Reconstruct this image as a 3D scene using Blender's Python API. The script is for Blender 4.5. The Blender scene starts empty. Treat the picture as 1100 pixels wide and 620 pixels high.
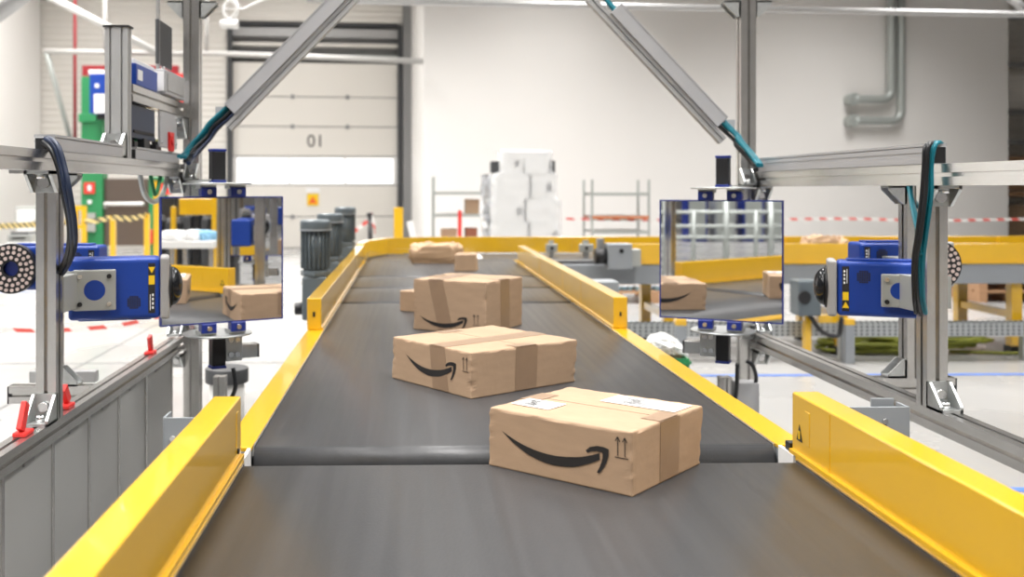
import bpy, bmesh, math, random
from mathutils import Vector, Matrix, Euler, noise
random.seed(7)
S = bpy.context.scene
COL = S.collection
PI = math.pi
R = math.radians

# ------------------------------------------------------------------ camera
FPX, W, H = 1069.0, 1100.0, 620.0
YAW = R(1.3)
CX, HY = 441.0 + FPX * math.tan(YAW), 202.0       # principal column / horizon row of the photograph
CAM = Vector((0, 0, 1.4))
cd = bpy.data.cameras.new('camera')
cam = bpy.data.objects.new('camera', cd); COL.objects.link(cam)
cam.location = CAM
cam.rotation_euler = (PI / 2, 0, -YAW)
cd.sensor_fit = 'HORIZONTAL'; cd.sensor_width = 36.0
cd.lens = 36.0 * FPX / W
cd.shift_x = (W / 2 - CX) / W
cd.shift_y = -(H / 2 - HY) / W
cd.clip_end = 200
cd.dof.use_dof = True
cd.dof.focus_distance = 2.45
cd.dof.aperture_fstop = 3.2
S.camera = cam

def at(px, py, Y):
    """world point seen at (px, py) at forward distance Y (world y)"""
    k = (px - CX) / FPX
    d = Vector((k * math.cos(YAW) + math.sin(YAW), -k * math.sin(YAW) + math.cos(YAW), -(py - HY) / FPX))
    return CAM + d * (Y / d.y)

# ------------------------------------------------------------------ exposure, world, hall lamps and added fill lamps
S.view_settings.view_transform = 'Standard'
S.view_settings.look = 'None'
S.view_settings.gamma = 1
S.view_settings.use_curve_mapping = False
S.view_settings.exposure = 0.0
wd = bpy.data.worlds.new('world'); S.world = wd
wd.use_nodes = True
wd.node_tree.nodes['Background'].inputs[0].default_value = (1, 0.98, 0.95, 1)
wd.node_tree.nodes['Background'].inputs[1].default_value = 0.2

def lamp(name, loc, sx, sy, power, rot=(0, 0, 0), spread=150, color=(1, 0.98, 0.955)):
    l = bpy.data.lights.new(name, 'AREA')
    l.shape = 'RECTANGLE'; l.size = sx; l.size_y = sy; l.energy = power; l.color = color
    l.spread = R(spread)
    o = bpy.data.objects.new(name, l); COL.objects.link(o)
    o.location = loc; o.rotation_euler = rot
    return o

for lx in (-6.2, -2, 3, 9):
    for ly, pw in ((-6, 330), (1.5, 340), (9, 360), (16, 420)):
        lamp('hall_and_fill_light', (lx, ly, 6.9), 1.2, 5.0, pw, spread=125)
for lx, ly in ((-6.4, 19.5), (-2.6, 20)):
    lamp('hall_and_fill_light', (lx, ly, 6.9), 1.0, 3.0, 130, spread=140)  # unseen fill lamps, added to brighten the dock door and cladding
for lx, ly in ((-15, -10), (-15, 0), (-15, 10), (-24, -14), (-24, -2), (-24, 10), (-9, -16), (4, -16), (14, -9), (14, -20)):
    lamp('hall_and_fill_light', (lx, ly, 6.9), 2.0, 7.0, 620, spread=140)  # larger hall lamps, added to brighten the areas the mirrors show

# ------------------------------------------------------------------ materials
def mat(name, color, rough=0.5, metal=0.0, noise_amt=0.0, noise_scale=8.0, stretch=(1, 1, 1), bump=0.0, bump_scale=60.0,
        coat=0.0, rough_var=0.0, trans=0.0, alpha=1.0, emit=None, emit_s=0.0, spec=0.5, bstretch=None):
    m = bpy.data.materials.new(name); m.use_nodes = True
    nt = m.node_tree; b = nt.nodes['Principled BSDF']
    b.inputs['Base Color'].default_value = (*color, 1)
    b.inputs['Roughness'].default_value = rough
    b.inputs['Metallic'].default_value = metal
    b.inputs['Coat Weight'].default_value = coat
    b.inputs['Coat Roughness'].default_value = 0.05
    b.inputs['Coat IOR'].default_value = 1.6
    b.inputs['Transmission Weight'].default_value = trans
    b.inputs['Alpha'].default_value = alpha
    b.inputs['Specular IOR Level'].default_value = spec
    if emit:
        b.inputs['Emission Color'].default_value = (*emit, 1); b.inputs['Emission Strength'].default_value = emit_s
    if noise_amt or bump or rough_var:
        tc = nt.nodes.new('ShaderNodeTexCoord')
        mp = nt.nodes.new('ShaderNodeMapping'); mp.inputs['Scale'].default_value = stretch
        nt.links.new(tc.outputs['Object'], mp.inputs[0])
        n = nt.nodes.new('ShaderNodeTexNoise'); n.inputs['Scale'].default_value = noise_scale; n.inputs['Detail'].default_value = 4
        nt.links.new(mp.outputs[0], n.inputs['Vector'])
        if noise_amt:
            mr = nt.nodes.new('ShaderNodeMapRange'); mr.inputs['From Min'].default_value = 0.3; mr.inputs['From Max'].default_value = 0.7
            mr.inputs['To Min'].default_value = 1 - noise_amt; mr.inputs['To Max'].default_value = 1 + noise_amt
            nt.links.new(n.outputs['Fac'], mr.inputs['Value'])
            mx = nt.nodes.new('ShaderNodeVectorMath'); mx.operation = 'SCALE'
            mx.inputs[0].default_value = color
            nt.links.new(mr.outputs[0], mx.inputs['Scale'])
            nt.links.new(mx.outputs[0], b.inputs['Base Color'])
        if rough_var:
            mr2 = nt.nodes.new('ShaderNodeMapRange'); mr2.inputs['From Min'].default_value = 0.3; mr2.inputs['From Max'].default_value = 0.7
            mr2.inputs['To Min'].default_value = max(rough - rough_var, 0.02); mr2.inputs['To Max'].default_value = rough + rough_var
            nt.links.new(n.outputs['Fac'], mr2.inputs['Value']); nt.links.new(mr2.outputs[0], b.inputs['Roughness'])
        if bump:
            n2 = nt.nodes.new('ShaderNodeTexNoise'); n2.inputs['Scale'].default_value = bump_scale; n2.inputs['Detail'].default_value = 3
            if bstretch:
                mp2 = nt.nodes.new('ShaderNodeMapping'); mp2.inputs['Scale'].default_value = bstretch
                nt.links.new(tc.outputs['Object'], mp2.inputs[0]); nt.links.new(mp2.outputs[0], n2.inputs['Vector'])
            else:
                nt.links.new(tc.outputs['Object'], n2.inputs['Vector'])
            bp = nt.nodes.new('ShaderNodeBump'); bp.inputs['Strength'].default_value = bump; bp.inputs['Distance'].default_value = 0.01
            nt.links.new(n2.outputs['Fac'], bp.inputs['Height']); nt.links.new(bp.outputs[0], b.inputs['Normal'])
    return m

M = {}
M['yellow'] = mat('yellow_paint', (0.80, 0.46, 0.012), 0.29, coat=0.9, noise_amt=0.03, noise_scale=5)
M['belt'] = mat('belt_rubber', (0.053, 0.054, 0.057), 0.36, noise_amt=0.07, noise_scale=6, stretch=(6, 0.12, 1), bump=0.06, bump_scale=160, rough_var=0.03, spec=0.4)
M['nose'] = mat('belt_edge', (0.11, 0.108, 0.108), 0.34)
M['alu'] = mat('aluminium', (0.62, 0.61, 0.595), 0.27, metal=0.97, noise_amt=0.04, noise_scale=20)
M['alu_matt'] = mat('matt_aluminium', (0.48, 0.48, 0.48), 0.45, metal=0.5, noise_amt=0.04, noise_scale=14)
M['duct'] = mat('duct_grey', (0.40, 0.40, 0.41), 0.45, noise_amt=0.02)
M['zinc'] = mat('zinc', (0.55, 0.565, 0.56), 0.42, metal=0.9, noise_amt=0.08, noise_scale=40)
M['steel'] = mat('bolt_steel', (0.72, 0.72, 0.72), 0.22, metal=1.0)
M['black'] = mat('black_plastic', (0.012, 0.012, 0.014), 0.42)
M['blackgloss'] = mat('black_dome', (0.01, 0.011, 0.013), 0.15)
M['blue'] = mat('scanner_blue', (0.006, 0.045, 0.30), 0.38, noise_amt=0.03)
M['deepblue'] = mat('bracket_blue', (0.006, 0.022, 0.20), 0.4)
M['bezel'] = mat('scanner_grey', (0.34, 0.33, 0.32), 0.45)
M['plate'] = mat('plate_grey', (0.43, 0.44, 0.42), 0.42, metal=0.35)
M['mirror'] = mat('mirror', (0.90, 0.905, 0.91), 0.0, metal=1.0)
M['white'] = mat('white_paint', (0.80, 0.79, 0.77), 0.5)
M['label'] = mat('paper_label', (0.82, 0.82, 0.82), 0.55)
M['ink'] = mat('black_ink', (0.018, 0.016, 0.016), 0.6)
M['labelyellow'] = mat('sticker_yellow', (0.85, 0.55, 0.01), 0.5)
M['card'] = mat('cardboard', (0.415, 0.283, 0.182), 0.75, noise_amt=0.05, noise_scale=14, stretch=(1, 1, 4), bump=0.12, bump_scale=25)
M['card2'] = mat('pale_cardboard', (0.43, 0.295, 0.19), 0.75, noise_amt=0.06, noise_scale=10, bump=0.15, bump_scale=18)
M['tape'] = mat('tape_and_shade', (0.30, 0.20, 0.128), 0.38, noise_amt=0.04, noise_scale=20)  # tape, and the shade painted onto the flat box
M['kraft'] = mat('kraft_paper', (0.50, 0.335, 0.205), 0.65, noise_amt=0.05, noise_scale=10)
M['motor'] = mat('motor_grey', (0.11, 0.135, 0.15), 0.40, coat=0.1)
M['cgrey'] = mat('conveyor_grey', (0.29, 0.31, 0.33), 0.42)
M['teal'] = mat('teal_cable', (0.0, 0.15, 0.20), 0.40)
M['navy'] = mat('navy_cable', (0.012, 0.022, 0.055), 0.40)
M['blackcable'] = mat('black_cable', (0.010, 0.011, 0.013), 0.40)
M['panel'] = mat('grey_side_panel', (0.31, 0.31, 0.30), 0.30, noise_amt=0.03, noise_scale=3)
M['red'] = mat('red_plastic', (0.72, 0.03, 0.025), 0.45)
M['redpaint'] = mat('red_paint', (0.27, 0.008, 0.014), 0.5)
M['green'] = mat('green_paint', (0.02, 0.22, 0.075), 0.45)
M['foil'] = mat('crinkled_foil', (0.80, 0.82, 0.86), 0.16, metal=0.7, noise_amt=0.75, noise_scale=7)
M['tube'] = mat('hall_tube', (0.52, 0.51, 0.49), 0.45)
M['orange'] = mat('orange_plastic', (0.80, 0.13, 0.03), 0.5)
M['rackbeam'] = mat('rack_orange', (0.55, 0.20, 0.09), 0.5)
M['darkcard'] = mat('red_brown_card', (0.33, 0.12, 0.07), 0.6)
M['wood'] = mat('pallet_wood', (0.42, 0.24, 0.13), 0.7, noise_amt=0.15, noise_scale=6, stretch=(1, 8, 8))
M['darkgrey'] = mat('dark_grey', (0.06, 0.062, 0.066), 0.5)
M['midgrey'] = mat('mid_grey', (0.25, 0.25, 0.25), 0.5)
M['film'] = mat('stretch_film', (0.85, 0.86, 0.87), 0.22, alpha=0.42, bump=0.6, bump_scale=9)
M['plasticbag'] = mat('clear_bag', (0.85, 0.86, 0.85), 0.2, alpha=0.7, bump=0.5, bump_scale=30)
M['load'] = mat('white_load', (0.80, 0.80, 0.79), 0.5, noise_amt=0.05, noise_scale=3)
M['beige'] = mat('door_beige', (0.72, 0.69, 0.64), 0.55)
M['doorleaf'] = mat('brown_door', (0.16, 0.125, 0.105), 0.30, metal=0.5)
M['hose'] = mat('green_hose', (0.25, 0.27, 0.035), 0.5)
M['pipe'] = mat('wall_pipe_grey', (0.43, 0.46, 0.44), 0.38, metal=0.35)
M['daywindow'] = mat('window_pane', (0.9, 0.9, 0.9), 0.3, emit=(1, 1, 1), emit_s=1.5)
M['blueline'] = mat('blue_line', (0.06, 0.16, 0.52), 0.5)
M['joint'] = mat('floor_joint', (0.12, 0.12, 0.12), 0.8)
M['ice'] = mat('blue_bottles', (0.25, 0.5, 0.72), 0.35)
M['led'] = mat('led_lens', (0.62, 0.50, 0.46), 0.25)

def striped(name, c1, c2, scale, rough=0.5, axis='X'):
    m = bpy.data.materials.new(name); m.use_nodes = True
    nt = m.node_tree; b = nt.nodes['Principled BSDF']; b.inputs['Roughness'].default_value = rough
    tc = nt.nodes.new('ShaderNodeTexCoord'); w = nt.nodes.new('ShaderNodeTexWave')
    w.wave_type = 'BANDS'; w.bands_direction = 'DIAGONAL' if axis == 'D' else axis; w.inputs['Scale'].default_value = scale
    nt.links.new(tc.outputs['Object'], w.inputs['Vector'])
    cr = nt.nodes.new('ShaderNodeValToRGB'); cr.color_ramp.interpolation = 'CONSTANT'
    cr.color_ramp.elements[0].color = (*c1, 1); cr.color_ramp.elements[1].color = (*c2, 1); cr.color_ramp.elements[1].position = 0.5
    nt.links.new(w.outputs['Fac'], cr.inputs[0]); nt.links.new(cr.outputs[0], b.inputs['Base Color'])
    return m
M['redwhite'] = striped('red_white_tape', (0.75, 0.10, 0.08), (0.85, 0.83, 0.80), 2.4, axis='D')
M['yellowblack'] = striped('yellow_black_chain', (0.80, 0.62, 0.25), (0.05, 0.05, 0.04), 6.0, axis='D')

def perforated():
    m = mat('perforated', (0.5, 0.52, 0.52), 0.4, 0.6); nt = m.node_tree; b = nt.nodes['Principled BSDF']
    tc = nt.nodes.new('ShaderNodeTexCoord'); sx = nt.nodes.new('ShaderNodeSeparateXYZ'); nt.links.new(tc.outputs['Object'], sx.inputs[0])
    outs = []
    for ax, per, duty in (('X', .046, .5), ('Z', .030, .62)):
        d = nt.nodes.new('ShaderNodeMath'); d.operation = 'DIVIDE'; d.inputs[1].default_value = per; nt.links.new(sx.outputs[ax], d.inputs[0])
        f = nt.nodes.new('ShaderNodeMath'); f.operation = 'FRACT'; nt.links.new(d.outputs[0], f.inputs[0])
        g = nt.nodes.new('ShaderNodeMath'); g.operation = 'LESS_THAN'; g.inputs[1].default_value = duty; nt.links.new(f.outputs[0], g.inputs[0]); outs.append(g)
    a = nt.nodes.new('ShaderNodeMath'); a.operation = 'MULTIPLY'; nt.links.new(outs[0].outputs[0], a.inputs[0]); nt.links.new(outs[1].outputs[0], a.inputs[1])
    mx = nt.nodes.new('ShaderNodeMix'); mx.data_type = 'RGBA'; mx.inputs[6].default_value = (.5, .52, .52, 1); mx.inputs[7].default_value = (.16, .17, .17, 1)
    nt.links.new(a.outputs[0], mx.inputs[0]); nt.links.new(mx.outputs[2], b.inputs['Base Color'])
    return m
M['perforated'] = perforated()
def wall_mat(name, col, scale, amt):
    """corrugated cladding: fine horizontal ribs as bump"""
    m = mat(name, col, 0.55)
    nt = m.node_tree; b = nt.nodes['Principled BSDF']
    tc = nt.nodes.new('ShaderNodeTexCoord'); w = nt.nodes.new('ShaderNodeTexWave'); w.bands_direction = 'Z'
    w.inputs['Scale'].default_value = scale
    nt.links.new(tc.outputs['Object'], w.inputs['Vector'])
    bp = nt.nodes.new('ShaderNodeBump'); bp.inputs['Strength'].default_value = amt; bp.inputs['Distance'].default_value = 0.03
    nt.links.new(w.outputs['Fac'], bp.inputs['Height']); nt.links.new(bp.outputs[0], b.inputs['Normal'])
    return m
M['cladding'] = wall_mat('beige_cladding', (0.73, 0.70, 0.65), 2.2, 0.4)
M['plaster'] = mat('white_wall', (0.82, 0.80, 0.775), 0.6, noise_amt=0.012, noise_scale=0.5)
M['floor'] = mat('concrete_floor', (0.33, 0.327, 0.32), 0.27, noise_amt=0.07, noise_scale=0.7, rough_var=0.08)
M['ceiling'] = mat('ceiling_paint', (0.34, 0.32, 0.30), 0.7)

# ------------------------------------------------------------------ mesh builder
MW = {}                                        # object name -> world matrix of its frame
def frame_of(o): return MW.get(o.name, Matrix.Identity(4)) if o else Matrix.Identity(4)

class B:
    """collects shapes in world (or local) coordinates and links them as one mesh object"""
    def __init__(s, xf=None): s.v = []; s.f = []; s.x = xf; s.sm = []
    def add(s, vs, fs, smooth=False):
        n = len(s.v)
        s.v += [Vector(p) for p in vs]; s.f += [tuple(i + n for i in f) for f in fs]; s.sm += [smooth] * len(fs)
        return s
    def box(s, x0, x1, y0, y1, z0, z1):
        vs = [(x, y, z) for x in (x0, x1) for y in (y0, y1) for z in (z0, z1)]
        return s.add(vs, [(0, 1, 3, 2), (4, 6, 7, 5), (0, 4, 5, 1), (2, 3, 7, 6), (0, 2, 6, 4), (1, 5, 7, 3)])
    def obox(s, c, size, rz=0, mtx=None):
        m = Matrix.Translation(c) @ (mtx if mtx is not None else Matrix.Rotation(rz, 4, 'Z'))
        a, b, d = [q / 2 for q in size]
        vs = [m @ Vector((x, y, z)) for x in (-a, a) for y in (-b, b) for z in (-d, d)]
        return s.add(vs, [(0, 1, 3, 2), (4, 6, 7, 5), (0, 4, 5, 1), (2, 3, 7, 6), (0, 2, 6, 4), (1, 5, 7, 3)])
    def sweep(s, poly, p0, p1, up=(0, 0, 1), smooth=False):
        """extrude a 2-d outline (a across, b up) from p0 to p1"""
        p0, p1 = Vector(p0), Vector(p1); d = (p1 - p0).normalized(); up = Vector(up)
        if abs(d.dot(up)) > 0.99: up = Vector((0, 1, 0))
        a = d.cross(up).normalized(); b = a.cross(d).normalized(); n = len(poly)
        vs = [p0 + a * x + b * y for x, y in poly] + [p1 + a * x + b * y for x, y in poly]
        fs = [(i, (i + 1) % n, n + (i + 1) % n, n + i) for i in range(n)]
        s.add(vs, fs, smooth)
        k = len(s.v) - 2 * n
        s.f += [tuple(k + i for i in reversed(range(n))), tuple(k + n + i for i in range(n))]; s.sm += [False, False]
        return s
    def cyl(s, p0, p1, r, seg=20, r2=None):
        p0, p1 = Vector(p0), Vector(p1); d = (p1 - p0).normalized(); r2 = r if r2 is None else r2
        up = Vector((0, 0, 1)) if abs(d.z) < 0.95 else Vector((0, 1, 0))
        a = d.cross(up).normalized(); b = a.cross(d)
        vs = []
        for p, q in ((p0, r), (p1, r2)):
            vs += [p + (a * math.cos(t) + b * math.sin(t)) * q for t in [2 * PI * i / seg for i in range(seg)]]
        s.add(vs, [(i, (i + 1) % seg, seg + (i + 1) % seg, seg + i) for i in range(seg)], True)
        k = len(s.v) - 2 * seg
        s.f += [tuple(k + i for i in reversed(range(seg))), tuple(k + seg + i for i in range(seg))]; s.sm += [False, False]
        return s
    def ring(s, c, axis, r0, r1, h, seg=28):
        c = Vector(c); d = Vector(axis).normalized()
        up = Vector((0, 0, 1)) if abs(d.z) < 0.95 else Vector((0, 1, 0))
        a = d.cross(up).normalized(); b = a.cross(d); vs = []
        for r, k in ((r0, 0), (r1, 0), (r1, h), (r0, h)):
            vs += [c + d * k + (a * math.cos(2 * PI * i / seg) + b * math.sin(2 * PI * i / seg)) * r for i in range(seg)]
        fs = []
        for q in range(4):
            for i in range(seg):
                j = (i + 1) % seg; w = (q + 1) % 4
                fs.append((q * seg + i, q * seg + j, w * seg + j, w * seg + i))
        return s.add(vs, fs)
    def tube(s, pts, r, seg=10, closed=False):
        pts = [Vector(p) for p in pts]; n = len(pts); vs = []; prev = None
        for i, p in enumerate(pts):
            d = (pts[min(i + 1, n - 1)] - pts[max(i - 1, 0)]).normalized()
            if prev is None:
                u = Vector((0, 0, 1)) if abs(d.z) < 0.9 else Vector((1, 0, 0))
                a = d.cross(u).normalized()
            else:
                a = (prev - d * prev.dot(d)).normalized()
            prev = a; b = d.cross(a)
            vs += [p + (a * math.cos(2 * PI * k / seg) + b * math.sin(2 * PI * k / seg)) * r for k in range(seg)]
        fs = [(i * seg + k, i * seg + (k + 1) % seg, (i + 1) * seg + (k + 1) % seg, (i + 1) * seg + k) for i in range(n - 1) for k in range(seg)]
        s.add(vs, fs, True)
        base = len(s.v) - n * seg
        s.f += [tuple(base + k for k in reversed(range(seg))), tuple(base + (n - 1) * seg + k for k in range(seg))]; s.sm += [False, False]
        return s
    def dome(s, c, axis, r, h, seg=24, rings=7):
        c = Vector(c); d = Vector(axis).normalized()
        up = Vector((0, 0, 1)) if abs(d.z) < 0.95 else Vector((0, 1, 0))
        a = d.cross(up).normalized(); b = a.cross(d); vs = []
        for j in range(rings):
            t = PI / 2 * j / rings
            vs += [c + d * (h * math.sin(t)) + (a * math.cos(2 * PI * i / seg) + b * math.sin(2 * PI * i / seg)) * (r * math.cos(t)) for i in range(seg)]
        vs.append(c + d * h)
        fs = [(j * seg + i, j * seg + (i + 1) % seg, (j + 1) * seg + (i + 1) % seg, (j + 1) * seg + i) for j in range(rings - 1) for i in range(seg)]
        fs += [((rings - 1) * seg + i, (rings - 1) * seg + (i + 1) % seg, rings * seg) for i in range(seg)]
        fs.append(tuple(reversed(range(seg))))
        return s.add(vs, fs, True)
    def obj(s, name, m, parent=None, bevel=0.0, seg=2):
        me = bpy.data.meshes.new(name)
        inv = frame_of(parent).inverted()
        me.from_pydata([inv @ p for p in s.v], [], s.f)
        bm = bmesh.new(); bm.from_mesh(me); bmesh.ops.recalc_face_normals(bm, faces=bm.faces)
        bm.to_mesh(me); bm.free()
        me.polygons.foreach_set('use_smooth', s.sm)
        me.materials.append(M[m] if isinstance(m, str) else m)
        o = bpy.data.objects.new(name, me); COL.objects.link(o)
        if parent: o.parent = parent; MW[o.name] = frame_of(parent)
        if bevel:
            md = o.modifiers.new('bevel', 'BEVEL'); md.width = bevel; md.segments = seg; md.limit_method = 'ANGLE'; md.angle_limit = R(40)
            md.harden_normals = False
        return o

def tag(o, label, cat, group=None, kind=None):
    if label: o['label'] = label
    if cat: o['category'] = cat
    if group: o['group'] = group
    if kind: o['kind'] = kind
    return o

def thing(name, label, cat, loc=(0, 0, 0), rz=0.0, group=None, mtx=None):
    o = bpy.data.objects.new(name, None); COL.objects.link(o)
    o.empty_display_size = 0.05
    m = mtx if mtx is not None else Matrix.Translation(loc) @ Matrix.Rotation(rz, 4, 'Z')
    o.matrix_world = m; MW[o.name] = m
    o.location = m.to_translation(); o.rotation_euler = m.to_euler()
    return tag(o, label, cat, group)

def struct(name, b, m, parent=None, bevel=0.0, label=None, cat=None):
    o = b.obj(name, m, parent, bevel)
    if not parent:
        o['kind'] = 'structure'
        tag(o, label, cat)
    return o

def children_of(o): return [c for c in bpy.data.objects if c.parent == o]
def dup(root, loc, rz=0.0, label=None, group=None, cat=None):
    r = root.copy(); COL.objects.link(r); r.location = loc; r.rotation_euler = (0, 0, rz)
    if label: r['label'] = label
    if group: r['group'] = group
    if cat: r['category'] = cat
    for ch in children_of(root):
        c = ch.copy(); COL.objects.link(c); c.parent = r
        for g in children_of(ch):
            d = g.copy(); COL.objects.link(d); d.parent = c
    return r

def slot_poly(w, h, nx=1, ny=1, g=0.20, dp=0.24):
    """outline of slotted aluminium extrusion; nx slots on horizontal faces, ny on vertical ones"""
    u = min(w / nx, h / ny); gw = u * g / 2; d = u * dp; pts = []
    def side(L, n):
        out = []
        for i in range(n):
            c = -L / 2 + L * (i + 0.5) / n
            out += [(c - gw, 0), (c - gw, d), (c + gw, d), (c + gw, 0)]
        return out
    pts.append((-w / 2, -h / 2)); pts += [(x, -h / 2 + q) for x, q in side(w, nx)]
    pts.append((w / 2, -h / 2)); pts += [(w / 2 - q, y) for y, q in side(h, ny)]
    pts.append((w / 2, h / 2)); pts += [(-x, h / 2 - q) for x, q in side(w, nx)]
    pts.append((-w / 2, h / 2)); pts += [(-w / 2 + q, -y) for y, q in side(h, ny)]
    return pts
def rect_poly(w, h): return [(-w / 2, -h / 2), (w / 2, -h / 2), (w / 2, h / 2), (-w / 2, h / 2)]
def profile(name, p0, p1, w, h, parent, nx=1, ny=1, up=(0, 0, 1), m='alu'):
    return B().sweep(slot_poly(w, h, nx, ny), p0, p1, up).obj(name, m, parent)

def gusset(corner, da, db, size, width, parent):
    """right-angle bracket in the corner between directions da and db, with side cheeks and two bolts"""
    c, da, db = Vector(corner), Vector(da).normalized(), Vector(db).normalized(); n = da.cross(db).normalized()
    b = B(); t = width * 0.12
    m = Matrix((( da.x, db.x, n.x, c.x), (da.y, db.y, n.y, c.y), (da.z, db.z, n.z, c.z), (0, 0, 0, 1)))
    def loc(x, y, z): return m @ Vector((x, y, z))
    def bx(x0, x1, y0, y1, z0, z1):
        vs = [loc(x, y, z) for x in (x0, x1) for y in (y0, y1) for z in (z0, z1)]
        b.add(vs, [(0, 1, 3, 2), (4, 6, 7, 5), (0, 4, 5, 1), (2, 3, 7, 6), (0, 2, 6, 4), (1, 5, 7, 3)])
    hw = width / 2
    bx(0, size, 0, t, -hw, hw); bx(0, t, 0, size, -hw, hw)
    for z in (-hw, hw - t):
        vs = [loc(*p, z + k) for k in (0, t) for p in ((0, 0), (size, 0), (size, size * .22), (size * .22, size), (0, size))]
        b.add(vs, [tuple(range(5)), tuple(range(5, 10))] + [(i, (i + 1) % 5, 5 + (i + 1) % 5, 5 + i) for i in range(5)])
    o = b.obj('corner_bracket', 'zinc', parent)
    k = B()
    k.cyl(loc(size * .55, t, 0), loc(size * .55, t + size * .22, 0), hw * .42, 12)
    k.cyl(loc(t, size * .55, 0), loc(t + size * .22, size * .55, 0), hw * .42, 12)
    k.obj('bolt', 'steel', o)
    return o

def smooth_path(pts, n=8):
    """Catmull-Rom through pts"""
    pts = [Vector(p) for p in pts]; out = []
    P = [pts[0] * 2 - pts[1]] + pts + [pts[-1] * 2 - pts[-2]]
    for i in range(1, len(P) - 2):
        for k in range(n):
            t = k / n; a, b, c, d = P[i - 1], P[i], P[i + 1], P[i + 2]
            out.append(0.5 * (2 * b + (c - a) * t + (2 * a - 5 * b + 4 * c - d) * t * t + (3 * b - a - 3 * c + d) * t ** 3))
    out.append(pts[-1]); return out

def text_mesh(s, name, size, mtx, m, parent, bold=0.0):
    cu = bpy.data.curves.new(name, 'FONT'); cu.body = s; cu.size = size; cu.align_x = 'CENTER'; cu.align_y = 'CENTER'; cu.offset = bold
    cu.extrude = 0.001
    t = bpy.data.objects.new('tmp_text', cu)
    me = bpy.data.meshes.new_from_object(t)
    bpy.data.objects.remove(t); bpy.data.curves.remove(cu)
    me.transform(frame_of(parent).inverted() @ mtx)
    me.materials.append(M[m])
    o = bpy.data.objects.new(name, me); COL.objects.link(o)
    if parent: o.parent = parent
    return o

# ================================================================== THE HALL
fl = B().box(-40, 30, -28, 40, -0.2, 0).obj('floor', 'floor'); fl['kind'] = 'structure'
struct('ceiling', B().box(-40, 30, -28, 40, 9.0, 9.2), 'ceiling')
BW = Matrix.Translation((0, 23.4, 0)) @ Matrix.Rotation(R(5.0), 4, 'Z')     # the dock wall stands a little askew to the conveyor
def wx(px, d=0.0):
    """distance along the dock wall (its own x) of photo column px, d metres in front of it"""
    k = (px - CX) / FPX; dr = Vector((k * math.cos(YAW) + math.sin(YAW), -k * math.sin(YAW) + math.cos(YAW), 0))
    n = BW.to_3x3() @ Vector((0, -1, 0)); p0 = BW.to_translation() + n * d
    t = (p0 - CAM).dot(n) / dr.dot(n)
    return (BW.inverted() @ Vector((CAM.x + dr.x * t, CAM.y + dr.y * t, 0))).x
def wz(px, py, d=0.0):
    k = (px - CX) / FPX; dr = Vector((k * math.cos(YAW) + math.sin(YAW), -k * math.sin(YAW) + math.cos(YAW), 0))
    n = BW.to_3x3() @ Vector((0, -1, 0)); p0 = BW.to_translation() + n * d
    t = (p0 - CAM).dot(n) / dr.dot(n)
    return CAM.z - (py - HY) / FPX * t
def wb(b): b.v = [BW @ p for p in b.v]; return b                            # built in wall space, moved into the world

DX0, DX1 = wx(249), wx(428)
DZ1 = wz(340, 67)
# dock wall with the door opening left out
wl = B().box(-34, DX0, 0, .3, 0, 9.0).box(DX1, 30, 0, .3, 0, 9.0).box(DX0, DX1, 0, .3, DZ1 + .95, 9.0)
struct('wall_back', wb(wl), 'cladding')
# the sectional dock door
d1 = thing('door_1', None, None, mtx=BW); d1['kind'] = 'structure'
d1['label'] = 'beige sectional dock door numbered 01 with a bright window strip'; d1['category'] = 'door'
zb = [0.0, wz(340, 233), wz(340, 199), wz(340, 168), wz(340, 136), wz(340, 104), DZ1]
for i in range(len(zb) - 1):
    if i == 2: continue
    b = B().box(DX0 + .02, DX1 - .02, .05, .10, zb[i] + .012, zb[i + 1] - .012)
    wb(b).obj('door_panel', 'beige', d1, 0.01)
wb(B().box(DX0 + .02, DX1 - .02, .05, .10, zb[2] + .01, zb[2] + .05).box(DX0 + .02, DX1 - .02, .05, .10, zb[3] - .05, zb[3] - .01)
   .box(DX0 + .02, DX0 + .12, .05, .1, zb[2] + .05, zb[3] - .05).box(DX1 - .12, DX1 - .02, .05, .1, zb[2] + .05, zb[3] - .05)
   .box(DX0 + 1.28, DX0 + 1.34, .05, .1, zb[2] + .05, zb[3] - .05).box(DX0 + 2.58, DX0 + 2.64, .05, .1, zb[2] + .05, zb[3] - .05)).obj('window_frame', 'white', d1)
wb(B().box(DX0 + .1, DX1 - .1, .065, .085, zb[2] + .04, zb[3] - .04)).obj('window_pane', 'daywindow', d1)
for z in (zb[1], zb[4], zb[5]):
    for q in (.36, .69):
        wb(B().box(DX0 + (DX1 - DX0) * q - .04, DX0 + (DX1 - DX0) * q + .04, .02, .05, z - .05, z + .05)).obj('hinge', 'midgrey', d1)
text_mesh('01', 'door_number', 0.41, BW @ Matrix.Translation(((wx(339)), .045, wz(339, 152))) @ Matrix.Rotation(PI / 2, 4, 'X'), 'ink', d1, 0.0)
# warning sign on the door
sg = thing('warning_sign', 'small yellow triangle warning sign on the beige dock door', 'sign', mtx=BW)
sx, sz = wx(336), wz(336, 213)
wb(B().box(sx - .13, sx + .13, .030, .046, sz - .17, sz + .10)).obj('backing', 'labelyellow', sg)
wb(B().add([(sx - .10, .026, sz - .12), (sx + .10, .026, sz - .12), (sx, .026, sz + .05), (sx - .10, .030, sz - .12), (sx + .10, .030, sz - .12), (sx, .030, sz + .05)],
           [(0, 1, 2), (3, 5, 4), (0, 3, 4, 1), (1, 4, 5, 2), (2, 5, 3, 0)])).obj('symbol', 'orange', sg)
wb(B().box(sx - .16, sx + .16, .030, .046, sz + .13, sz + .24)).obj('caption_plate', 'label', sg)
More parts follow.
